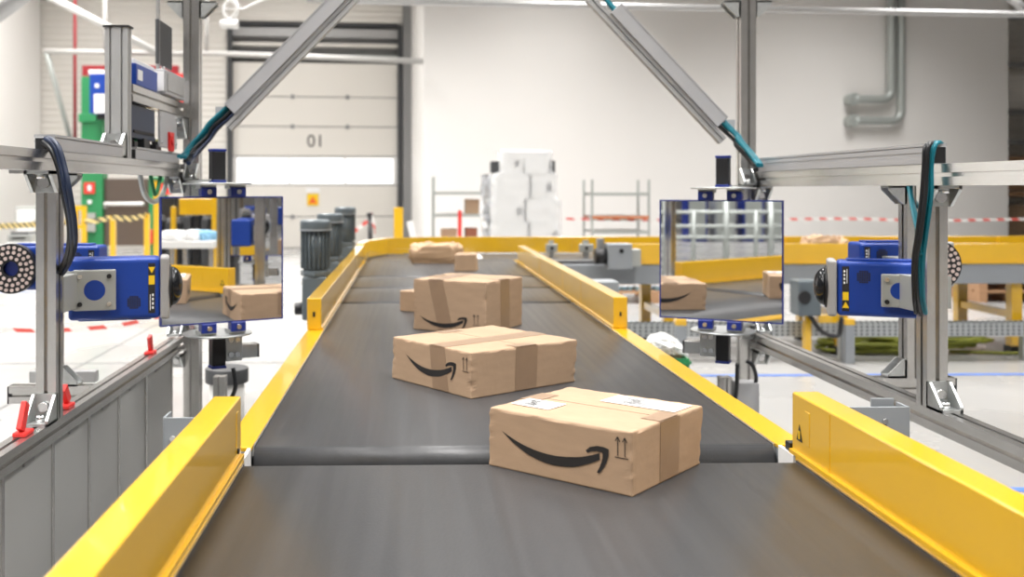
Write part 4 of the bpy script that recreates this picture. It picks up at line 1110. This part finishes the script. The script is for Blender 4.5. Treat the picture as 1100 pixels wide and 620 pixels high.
B().box(a.x + .06, c.x - .06, 17.4, 17.46, a.z - .08, a.z).obj('crossbar', 'yellow', yf); B().box(a.x + .06, c.x - .06, 17.4, 17.46, a.z - .40, a.z - .33).obj('crossbar', 'yellow', yf)
yb = thing('bollard', 'yellow square bollard behind the corner of the far guard rail', 'bollard', tuple(at(428, 290, 13))); yb.location.z = 0; MW[yb.name] = Matrix.Translation((yb.location.x, 13, 0))
a, c = at(423, 223, 13), at(433, 300, 13)
B().box(a.x, c.x, 13, 13.12, .02, a.z).obj('tube', 'yellow', yb, .006)
B().box(a.x - .05, c.x + .05, 12.95, 13.17, 0, .02).obj('base_plate', 'yellow', yb)
def ribbon(label, pts, h, m, cat='barrier tape', name='barrier_tape'):
    pp = smooth_path(pts, 10); b = B(); n = len(pp)
    vs = []
    for p in pp: vs += [p + Vector((0, -.002, -h / 2)), p + Vector((0, -.002, h / 2)), p + Vector((0, .002, h / 2)), p + Vector((0, .002, -h / 2))]
    fs = [(4 * i + k, 4 * i + (k + 1) % 4, 4 * i + 4 + (k + 1) % 4, 4 * i + 4 + k) for i in range(n - 1) for k in range(4)]
    b.add(vs, fs); o = b.obj(name, m); return tag(o, label, cat)
ribbon('yellow and black striped chain across the left background', [at(-20, 244, 17.2), at(40, 241, 17.2), at(79, 238, 17.3)], .10, 'yellowblack', 'chain', 'barrier_chain')
ribbon('pale striped band strung between the yellow posts at left rear', [at(91, 238, 17.35), at(105, 237, 17.1), at(121, 234, 16.95), at(140, 235, 16.85), at(157, 231, 16.75)], .085, 'yellowblack', 'barrier tape')
ribbon('red and white tape sagging low behind the left post', [at(-25, 351, 7.0), at(25, 355, 7.0), at(80, 354, 7.0), at(130, 349, 7.0), at(172, 340, 7.0)], .028, 'redwhite')
ribbon('red and white tape stretched in front of the white wall at the right rear', [at(600, 235, 17.3), at(750, 237, 17.3), at(900, 235, 17.3), at(1000, 237, 17.3), at(1120, 235, 17.3)], .04, 'redwhite')
ribbon('red and white tape hanging from the black post beside the bollard', [at(370, 257, 15), at(388, 243, 15), at(397, 236, 15)], .07, 'redwhite')
ribbon('red and white tape end hanging down at the black post', [at(399.5, 234, 14.95), at(403, 246, 14.95), at(402, 262, 14.95)], .16, 'redwhite')
bp = at(397.5, 232, 15); t = thing('tape_post', 'black post holding red and white tape before the dock door', 'post', (bp.x, 15, 0))
B().cyl((bp.x, 15, .03), (bp.x, 15, bp.z), .035, 14).obj('tube', 'black', t); B().cyl((bp.x, 15, 0), (bp.x, 15, .03), .18, 20).obj('base', 'black', t); B().cyl((bp.x, 15, bp.z), (bp.x, 15, bp.z + .05), .05, 14).obj('head', 'black', t)
co = at(593.5, 244.5, 16.4); t = thing('traffic_cone', 'orange cone in front of the white wall', 'cone', (co.x, 16.6, 0))
B().cyl((co.x, 16.6, .03), (co.x, 16.6, co.z), .22, 20, .035).obj('cone_body', 'orange', t); B().box(co.x - .28, co.x + .28, 16.3, 16.9, 0, .03).obj('base', 'orange', t); B().cyl((co.x, 16.6, co.z * .45), (co.x, 16.6, co.z * .6), .145, 20, .115).obj('white_band', 'label', t)
sp = at(446, 245, 15.5); t = thing('white_strut', 'leaning white board beside the yellow bollard', 'board', (sp.x, 15.5, 0))
B().sweep(rect_poly(.10, .03), (sp.x + .10, 15.5, .02), (sp.x - .08, 15.6, at(440, 238, 15.5).z), (0, 1, 0)).obj('board', 'white', t)

# ---- racks with their contents
def rack(label, px0, px1, top, Y, shelves, extra=0):
    a, c = at(px0, top, Y), at(px1, top, Y); t = thing('storage_rack', label, 'rack', ((a.x + c.x) / 2, Y, 0), group='light steel racks before the white wall')
    for x in (a.x, c.x):
        for y in (Y, Y + .8): B().box(x - .018, x + .018, y - .018, y + .018, 0, a.z).obj('upright', 'pipe', t)
    zs = []
    for py, m in shelves:
        z = at(px0, py, Y).z; zs.append(z)
        for y in (Y, Y + .8): B().box(a.x, c.x, y - .02, y + .02, z - .05, z).obj('shelf_beam', m, t)
        B().box(a.x + .02, c.x - .02, Y + .02, Y + .78, z - .015, z).obj('shelf_board', 'plate', t)
    return t, a.x, c.x, zs
_, ra, rb_, rz_ = rack('light steel rack behind the left side of the wrapped load', 466, 523, 190, 16.8, ((206, 'pipe'), (230, 'pipe'), (262, 'pipe')))
_, rc_, rd_, rz2 = rack('light steel rack with an orange shelf beam in front of the white wall', 636, 697, 193, 16.8, ((207, 'pipe'), (232, 'rackbeam'), (248, 'pipe'), (266, 'pipe')))
def small_carton(label, px0, px1, py0, py1, Y, dep=.35, m='card', zb=None, group=None):
    a, c = at(px0, py0, Y), at(px1, py1, Y); z0 = c.z if zb is None else zb
    return carton('cardboard_box', label, (a.x, Y), c.x - a.x, 0.0, dep, a.z - z0, int(px0), z0, group, tape=.05, m=m, jit=.006)
small_carton('brown cardboard box on the middle shelf of the left rack', 500, 515, 214, 230, 16.86, zb=rz_[1] + .001)
small_carton('brown cardboard box low on the left rack', 474, 491, 246, 262, 16.86, zb=rz_[2] + .001)
small_carton('dark red-brown box low on the left rack beside the wrapped load', 500, 513, 245, 262, 16.9, m='darkcard', zb=rz_[2] + .001)
o = thing('red_stand', 'thin red stand in front of the left rack', 'stand', tuple(at(492, 268, 16.2))); o.location.z = 0; MW[o.name] = Matrix.Translation((o.location.x, 16.2, 0))
a = at(494, 226, 16.2); B().box(a.x - .03, a.x + .03, 16.2, 16.26, .03, a.z).obj('upright', 'red', o); B().box(a.x - .2, a.x + .2, 16.1, 16.4, 0, .03).obj('base', 'red', o); B().box(a.x - .16, a.x + .05, 16.2, 16.25, a.z - .62, a.z - .55).obj('crossbar', 'red', o)

# ---- wrapped load on its pallet
def wrapped():
    Y = 13.6
    t = thing('wrapped_load', 'tall pallet load wrapped in clear film behind the cross line', 'pallet load', tuple(at(565, 270, Y))); t.location.z = 0
    MW[t.name] = Matrix.Translation((t.location.x, Y, 0))
    a, c = at(528, 250, Y), at(603, 250, Y); x0, x1 = a.x, c.x
    pb = B()
    for k in range(5): pb.box(x0 + (x1 - x0) * k / 5, x0 + (x1 - x0) * (k + .8) / 5, Y, Y + .8, .12, .145)
    for y in (Y, Y + .35, Y + .7): pb.box(x0, x1, y, y + .1, .0, .12)
    pb.obj('pallet', 'wood', t)
    zs = [at(0, p, Y).z for p in (262, 240, 214, 187, 162)]
    lay = [(.145, zs[1], 0, 1), (zs[1], zs[2], .0, .99), (zs[2], zs[3], .04, .93), (zs[3], zs[4], .16, .86)]
    for k, (za, zc, q0, q1) in enumerate(lay):
        w = x1 - x0; m0, m1 = (.55, .5, .6, .45)[k], 0
        sp = x0 + w * (q0 + (q1 - q0) * m0)
        for i, (xa, xb) in enumerate(((x0 + w * q0, sp - .005), (sp + .005, x0 + w * q1))):
            cr = B().box(xa + .02, xb - .02, Y + .05 + .04 * k, Y + .72 - .03 * k, za + .003, zc - .003).obj('packed_unit', 'load', t, .01)
            if (k + i) % 2: B().box(xb - .12, xb - .05, Y + .044 + .04 * k, Y + .05 + .04 * k, za + .10, zc - .12).obj('handle_slot', 'darkgrey', cr)
    for x, z0, z1 in ((x0 + .03, zs[3] + .02, zs[3] + .19), (x1 - .14, zs[3], zs[3] + .20)):
        B().box(x, x + .12, Y + .45, Y + .65, z0, z1).obj('dark_corner', 'darkgrey', t)
    # crumpled film skin around the layers
    b = B(); nz, nu = 44, 72; vs = []
    for j in range(nz + 1):
        z = .10 + (zs[4] + .015 - .10) * j / nz
        hw = .5; sh = 0
        if z > zs[3]: hw, sh = .36, .01
        elif z > zs[2]: hw, sh = .455, -.015
        w = (x1 - x0) * hw + .015; d = .40
        for i in range(nu):
            th = 2 * PI * i / nu; cs, sn = math.cos(th), math.sin(th)
            x = math.copysign(abs(cs) ** .25, cs) * w; y = math.copysign(abs(sn) ** .25, sn) * d
            q = 1 + .030 * noise.noise(Vector((x * 3.2, y * 3, z * 9 + x * 5))) + .02 * noise.noise(Vector((x * 11, y * 9, z * 16)))
            vs.append(((x0 + x1) / 2 + sh + x * q, Y + .39 + y * q, z + .02 * noise.noise(Vector((x * 4, y * 4, z)))))
    fs = [(j * nu + i, j * nu + (i + 1) % nu, (j + 1) * nu + (i + 1) % nu, (j + 1) * nu + i) for j in range(nz) for i in range(nu)]
    fs.append(tuple(nz * nu + i for i in range(nu)))
    b.add(vs, fs, True).obj('stretch_film', 'film', t)
wrapped()
o = thing('silver_roll', 'tall shiny silver foil bundle standing left of the wrapped load', 'bundle', tuple(at(521, 270, 13.9))); o.location.z = 0; MW[o.name] = Matrix.Translation((o.location.x, 13.9, 0))
a, c = at(516.5, 188, 13.9), at(527, 262, 13.9); b = B(); nu = 20; vs = []
for j in range(41):
    z = .01 + (a.z - .01) * j / 40
    for i in range(nu):
        th = 2 * PI * i / nu; r = .066 * (1 + .35 * noise.noise(Vector((math.cos(th) * 2, math.sin(th) * 2, z * 9))))
        vs.append(((a.x + c.x) / 2 + math.cos(th) * r, 13.9 + math.sin(th) * r, z))
b.add(vs, [(j * nu + i, j * nu + (i + 1) % nu, (j + 1) * nu + (i + 1) % nu, (j + 1) * nu + i) for j in range(40) for i in range(nu)] + [tuple(40 * nu + i for i in range(nu))]).obj('foil', 'foil', o)
B().cyl(((a.x + c.x) / 2, 13.9, a.z - .03), ((a.x + c.x) / 2, 13.9, a.z + .01), .055, 16).obj('core', 'darkgrey', o)

# ---- objects on the floor beyond and beside the right frame
ct = thing('cable_tray', 'long galvanised cable tray running low above the floor under the cross line', 'cable tray', (4.5, 8.0, .15))
b = B()
for y in (7.95, 8.07): 
    b.box(1.75, 12, y - .004, y + .004, .20, .31)
b.box(1.75, 12, 7.95, 8.07, .20, .206)
tr = b.obj('tray_body', 'perforated', ct)
for x in (2.0, 3.5, 5.0, 6.5): B().box(x - .02, x + .02, 7.98, 8.04, 0, .20).obj('foot', 'zinc', ct)
for (px, Y, py, lab) in ((904, 8.0, 340, 'short grey post with yellow top under the right blue scanner'), (726, 7.6, 340, 'short grey post with yellow top left of the right mirror foot')):
    a = at(px, py, Y); t = thing('marker_post', lab, 'post', (a.x, Y - .12, 0))
    B().box(a.x - .038, a.x + .038, Y - .16, Y - .09, .0, a.z - .05).obj('post', 'cgrey', t, .004); B().box(a.x - .040, a.x + .040, Y - .162, Y - .088, a.z - .05, a.z).obj('yellow_top', 'yellow', t, .004)
a = at(866, 325, 7.8); t = thing('gear_box', 'dark grey gearbox with cables mounted on a yellow leg, left of the right scanner', 'gearbox', (a.x, 7.8, 0))
B().box(a.x - .09, a.x + .09, 7.72, 7.92, a.z - .10, a.z + .18).obj('housing', 'motor', t, .015)
B().cyl((a.x - .05, 7.70, a.z + .05), (a.x - .05, 7.72, a.z + .05), .05, 18).obj('cover', 'black', t)
B().box(a.x + .0, a.x + .05, 7.82, 7.88, 0, a.z - .10).obj('leg', 'yellow', t)
B().tube(smooth_path([(a.x + .02, 7.78, a.z - .10), (a.x + .10, 7.74, a.z - .22), (a.x + .22, 7.72, a.z - .25), (a.x + .25, 7.72, a.z - .1)], 6), .018, 8).obj('cable', 'black', t)
B().box(a.x + .09, a.x + .24, 7.78, 7.86, a.z - .16, a.z - .10).obj('yellow_arm', 'yellow', t)
# heap of yellow-green hose
hp = random.Random(4); hx = 4.15
hb = B()
for k in range(9):
    cx0 = hx + hp.uniform(-.45, .45); pts = []
    for i in range(40):
        q = 2 * PI * i / 20 + k
        pts.append((cx0 + math.cos(q) * (.38 + .12 * hp.random()), 8.45 + math.sin(q) * (.18 + .05 * hp.random()) - .02, .025 + .012 * k + .01 * hp.random()))
    hb.tube(smooth_path(pts, 3), .016, 6)
hb.tube(smooth_path([(hx + .4, 8.3, .02), (hx + .9, 8.2, .02), (hx + 1.3, 8.35, .02), (hx + 1.9, 8.3, .02)], 8), .014, 6)
tag(hb.obj('hose_coil', 'hose'), 'heap of coiled yellow-green hose on the floor under the cross line', 'hose')
# green crate with a clear bag
gx = at(722, 380, 5.6); t = thing('green_crate', 'green crate on the floor just outside the right guard rail', 'crate', (gx.x, 5.6, 0))
w_ = .085; z1 = at(722, 384, 5.6).z
B().box(gx.x - w_, gx.x + w_, 5.55, 5.85, 0.02, .03).box(gx.x - w_, gx.x + w_, 5.55, 5.565, .03, z1).box(gx.x - w_, gx.x + w_, 5.835, 5.85, .03, z1).box(gx.x - w_, gx.x - w_ + .012, 5.565, 5.835, .03, z1).box(gx.x + w_ - .012, gx.x + w_, 5.565, 5.835, .03, z1).obj('crate_body', 'green', t)
B().box(gx.x - w_ - .008, gx.x + w_ + .008, 5.54, 5.86, z1 - .03, z1 - .015).obj('rim', 'green', t)
B().box(gx.x - .07, gx.x + .07, 5.56, 5.84, 0, .02).obj('runner', 'green', t)
cbx = carton('cardboard_box', 'brown cardboard piece sticking out of the green crate', (gx.x - .06, 5.60), .12, 0.0, .20, .12, 77, z1 - .10, tape=False)
bb = thing('plastic_bag', 'white translucent plastic bag draped over the green crate', 'bag', (gx.x, 5.7, z1))
b = B(); nu, nv = 28, 16; vs = []
for j in range(nv + 1):
    ph = PI * j / nv
    for i in range(nu):
        th = 2 * PI * i / nu; d = Vector((math.sin(ph) * math.cos(th), math.sin(ph) * math.sin(th), math.cos(ph)))
        r = 1 + .30 * noise.noise(d * 2.6) + .14 * noise.noise(d * 8)
        z = z1 + .062 + d.z * .055 * r - max(0, d.x) * .05
        vs.append((gx.x - .005 + d.x * .105 * r, 5.70 + d.y * .15 * r, z))
b.add(vs, [(j * nu + i, j * nu + (i + 1) % nu, (j + 1) * nu + (i + 1) % nu, (j + 1) * nu + i) for j in range(nv) for i in range(nu)]).obj('bag_skin', 'plasticbag', bb)
# pallets with bottles farther back, and wood stack at far right
def pallet(label, x, Y, w, d):
    t = thing('wooden_pallet', label, 'pallet', (x + w / 2, Y, 0)); b = B()
    for k in range(5): b.box(x, x + w, Y + d * k / 5, Y + d * (k + .75) / 5, .12, .145)
    for q in range(3): b.box(x + (w - .1) * q / 2, x + (w - .1) * q / 2 + .1, Y, Y + d, 0, .12)
    b.obj('boards', 'wood', t); return t
p = at(640, 303, 13.2); pallet('wooden pallet on the floor beyond the cross line under blue wrapped bottles', p.x, 12.0, 1.0, .9)
for k in range(4):
    x = p.x + .03 + k * .24; t = thing('bottle_pack', ('leftmost', 'second from left', 'third from left', 'rightmost')[k] + ' of the four blue bottle packs on the pallet beyond the cross line', 'bottle pack', (x + .11, 12.3, .145))
    b = B()
    for i in range(3):
        for j in range(3):
            b.cyl((x + .04 + .07 * i, 12.1 + .08 * j, .147), (x + .04 + .07 * i, 12.1 + .08 * j, .25), .033, 12).cyl((x + .04 + .07 * i, 12.1 + .08 * j, .25), (x + .04 + .07 * i, 12.1 + .08 * j, .30), .033, 12, .012)
    b.obj('bottles', 'ice', t)
    B().box(x + .002, x + .218, 12.06, 12.30, .20, .24).obj('wrap_band', 'label', t)
p = at(1052, 322, 12.0)
for k in range(5): pallet(('lowest', 'second lowest', 'middle', 'second highest', 'topmost')[k] + ' pallet of the stack on the floor at the far right', p.x, 12.0, .85, .8).location.z = .147 * k
# far right end: storage bay beyond the white wall
t = thing('pallet_racking', 'tall dark racking in the bay beyond the right end of the white wall', 'racking', (13.6, 23.0, 0))
x0 = max((BW @ Vector((W1, -WD, 0))).x, (BW @ Vector((W1, 0, 0))).x) + .12; x1 = x0 + 2.4
for x in (x0 + .30, x1): B().box(x - .07, x + .07, 22.6, 22.7, 0, 7.5).obj('upright', 'darkgrey', t)
for z in (1.2, 2.4, 3.1, 4.2, 5.3): B().box(x0 + .02, x1 + .07, 22.7, 22.8, z, z + .12).obj('beam', 'wood' if z < 2 else 'midgrey', t)
for z, m in ((.2, 'card'), (1.34, 'wood'), (3.24, 'cladding')): B().box(x0 + .06, x1, 22.85, 23.5, z, z + .8).obj('load', m, t)
# left background: pale cabinet and machine
t = thing('pale_cabinet', 'pale grey cabinet standing before the white wall at far left', 'cabinet', tuple(at(26, 262, 17.9))); t.location.z = 0; MW[t.name] = Matrix.Translation((t.location.x, 17.9, 0))
px_box(B(), 16, 40, 222, 285, 17.9, .5).obj('body', 'plate', t, .01); px_box(B(), 18, 38, 225, 260, 17.88, .02).obj('door_panel', 'load', t, .004); px_box(B(), 35, 36.5, 236, 244, 17.85, .03).obj('handle', 'steel', t)
t = thing('printer', 'small grey printer on a box at far left behind the blue scanner', 'printer', tuple(at(20, 262, 14))); t.location.z = 0; MW[t.name] = Matrix.Translation((t.location.x, 14, 0))
px_box(B(), 8, 34, 252, 261, 14, .35).obj('body', 'plate', t, .01); px_box(B(), 11, 31, 249.5, 252, 14.02, .28).obj('lid', 'darkgrey', t, .005); px_box(B(), 6, 36, 261, 310, 13.95, .45).obj('stand', 'white', t, .01); px_box(B(), 12, 27, 255, 257, 13.99, .02).obj('paper_slot', 'ink', t)
# office windows in the left wall (bright)
for i, (y0, y1) in enumerate(((13.2, 15.2), (15.6, 17.6), (18.0, 19.6))):
    w = thing('window_%d' % (i + 1), None, None, (-8.31, (y0 + y1) / 2, 0)); w['kind'] = 'structure'
    B().box(-8.33, -8.30, y0, y1, 1.05, 2.1).obj('pane', 'daywindow', w)
    B().box(-8.33, -8.28, y0 - .06, y1 + .06, .99, 1.05).box(-8.33, -8.28, y0 - .06, y1 + .06, 2.1, 2.16).box(-8.33, -8.28, y0 - .06, y0, 1.05, 2.1).box(-8.33, -8.28, y1, y1 + .06, 1.05, 2.1).box(-8.33, -8.28, (y0 + y1) / 2 - .02, (y0 + y1) / 2 + .02, 1.05, 2.1).obj('window_frame', 'white', w)

# ================================================================== SEEN IN THE MIRRORS (behind the camera's right and left)
def mirrored(px, py, D, unit):
    """real point that shows at (px, py) in a mirror, D metres along the folded line of sight"""
    m = MW[unit.name]; n = (m.to_3x3() @ Vector((0, -1, 0))).normalized(); v = at(px, py, D)
    return v - n * (2 * (v - m.to_translation()).dot(n))
def mdir(unit):
    n = (MW[unit.name].to_3x3() @ Vector((0, -1, 0))).normalized(); x = Vector((1, 0, 0)); x = x - n * (2 * x.dot(n)); return x
ux = mdir(ML); ul = math.atan2(ux.y, ux.x); uy = Vector((ux.y, -ux.x, 0))
def lbox(b, px0, px1, py0, py1, D, dep):
    """upright box seen in the left mirror between these columns and rows"""
    a, c = mirrored(px0, py0, D, ML), mirrored(px1, py1, D, ML); q = (a + c) / 2; q = Vector((q.x, q.y, 0)) + uy * dep / 2
    return b.obox((q.x, q.y, (a.z + c.z) / 2), ((Vector((a.x - c.x, a.y - c.y))).length, dep, a.z - c.z), ul)
a = mirrored(279, 250, 6.25, ML); sp_ = thing('side_post', 'slotted aluminium post beside the camera, seen only in the left mirror', 'post', (a.x, a.y, 0))
B().sweep(slot_poly(.06, .06), (a.x, a.y, .01), (a.x, a.y, 1.75), ux).obj('post_profile', 'alu', sp_)
B().obox((a.x, a.y, .005), (.16, .16, .01), ul).obj('base_plate', 'zinc', sp_)
wp = mirrored(195, 262, 9.0, ML)
wt = thing('work_table', 'white-topped work table with steel legs, seen in the left mirror', 'table', (wp.x, wp.y, 0))
lbox(B(), 120, 229, 259.5, 267, 9.0, .9).obj('table_top', 'white', wt, .004)
for px in (182, 196, 224): lbox(B(), px, px + 4, 267.2, 368, 9.0, .05).obj('leg', 'alu', wt)
wp = mirrored(205, 262, 12.0, ML)
yr = thing('yellow_portal', 'yellow beam portal behind the work table, seen in the left mirror', 'portal', (wp.x, wp.y, 0))
lbox(B(), 192, 262, 213, 231, 12.0, .25).obj('beam', 'yellow', yr, .01)
for px in (183, 227): lbox(B(), px, px + 5, 205 if px > 200 else 222, 326, 11.7, .08).obj('upright', 'yellow', yr, .006)
rr = random.Random(12)
for k in range(9):
    px = 168 + k * 9.5; h_ = rr.uniform(0, 12)
    a = mirrored(px, 300, 13.2, ML); t = thing('machine_unit', 'dark machine unit under the yellow portal, seen in the left mirror', 'machine', (a.x, a.y, 0), group='dark machines under the yellow portal')
    lbox(B(), px, px + 8, 231 + h_, 315, 13.2, .4).obj('body', 'darkgrey' if k % 2 else 'black', t, .01); lbox(B(), px + 2, px + 5, 226 + h_, 231 + h_, 13.25, .2).obj('head', 'midgrey', t)
for px, w_, lab in ((212, .20, 'small'), (222, .16, 'smaller'), (196, .26, 'wide flat')):
    q = mirrored(px, 258, 9.25, ML)
    kraft('paper_heap', lab + ' crumpled white paper heap on the work table in the left mirror', (q.x, q.y, mirrored(200, 259.5, 9.0, ML).z + .001), w_ * 1.6, w_, .10, 0, int(px), 'ice' if px == 222 else 'label')
uxr = mdir(MR); ur = math.atan2(uxr.y, uxr.x)
def rbar(px0, py0, px1, py1, D, r): return B().cyl(mirrored(px0, py0, D, MR), mirrored(px1, py1, D, MR), r, 10)
q = mirrored(790, 240, 16, MR); rl = thing('railing', 'long pale grey railing far across the hall, seen in the right mirror', 'railing', (q.x, q.y, 0))
for px in (690, 715, 745, 780, 812, 828, 850): rbar(px, 215 if px in (780, 828, 715) else 226, px, 202 + 1.4 * FPX / 16 - 1, 16, .05 if px in (780, 828, 715) else .035).obj('post', 'pipe', rl)
for py in (228, 243, 255): rbar(660, py, 900, py, 16, .03).obj('bar', 'pipe', rl)
for k, px in enumerate((735, 765, 795, 825, 855)):
    a, c = mirrored(px, 212, 26, MR), mirrored(px + 22, 229, 26, MR); z0 = 0
    t = thing('office_cabinet', 'blue-grey office cabinet far across the hall, seen in the right mirror', 'cabinet', ((a.x + c.x) / 2, (a.y + c.y) / 2, 0), group='cabinets across the hall')
    w_ = Vector((a.x - c.x, a.y - c.y)).length
    B().obox(((a.x + c.x) / 2, (a.y + c.y) / 2, a.z / 2), (w_, .5, a.z), ur).obj('body', 'cgrey' if k % 2 else 'deepblue', t, .01)
    B().obox(((a.x + c.x) / 2, (a.y + c.y) / 2, a.z / 2), (w_ * .8, .54, a.z * .85), ur).obj('door_panel', 'pipe', t, .004)
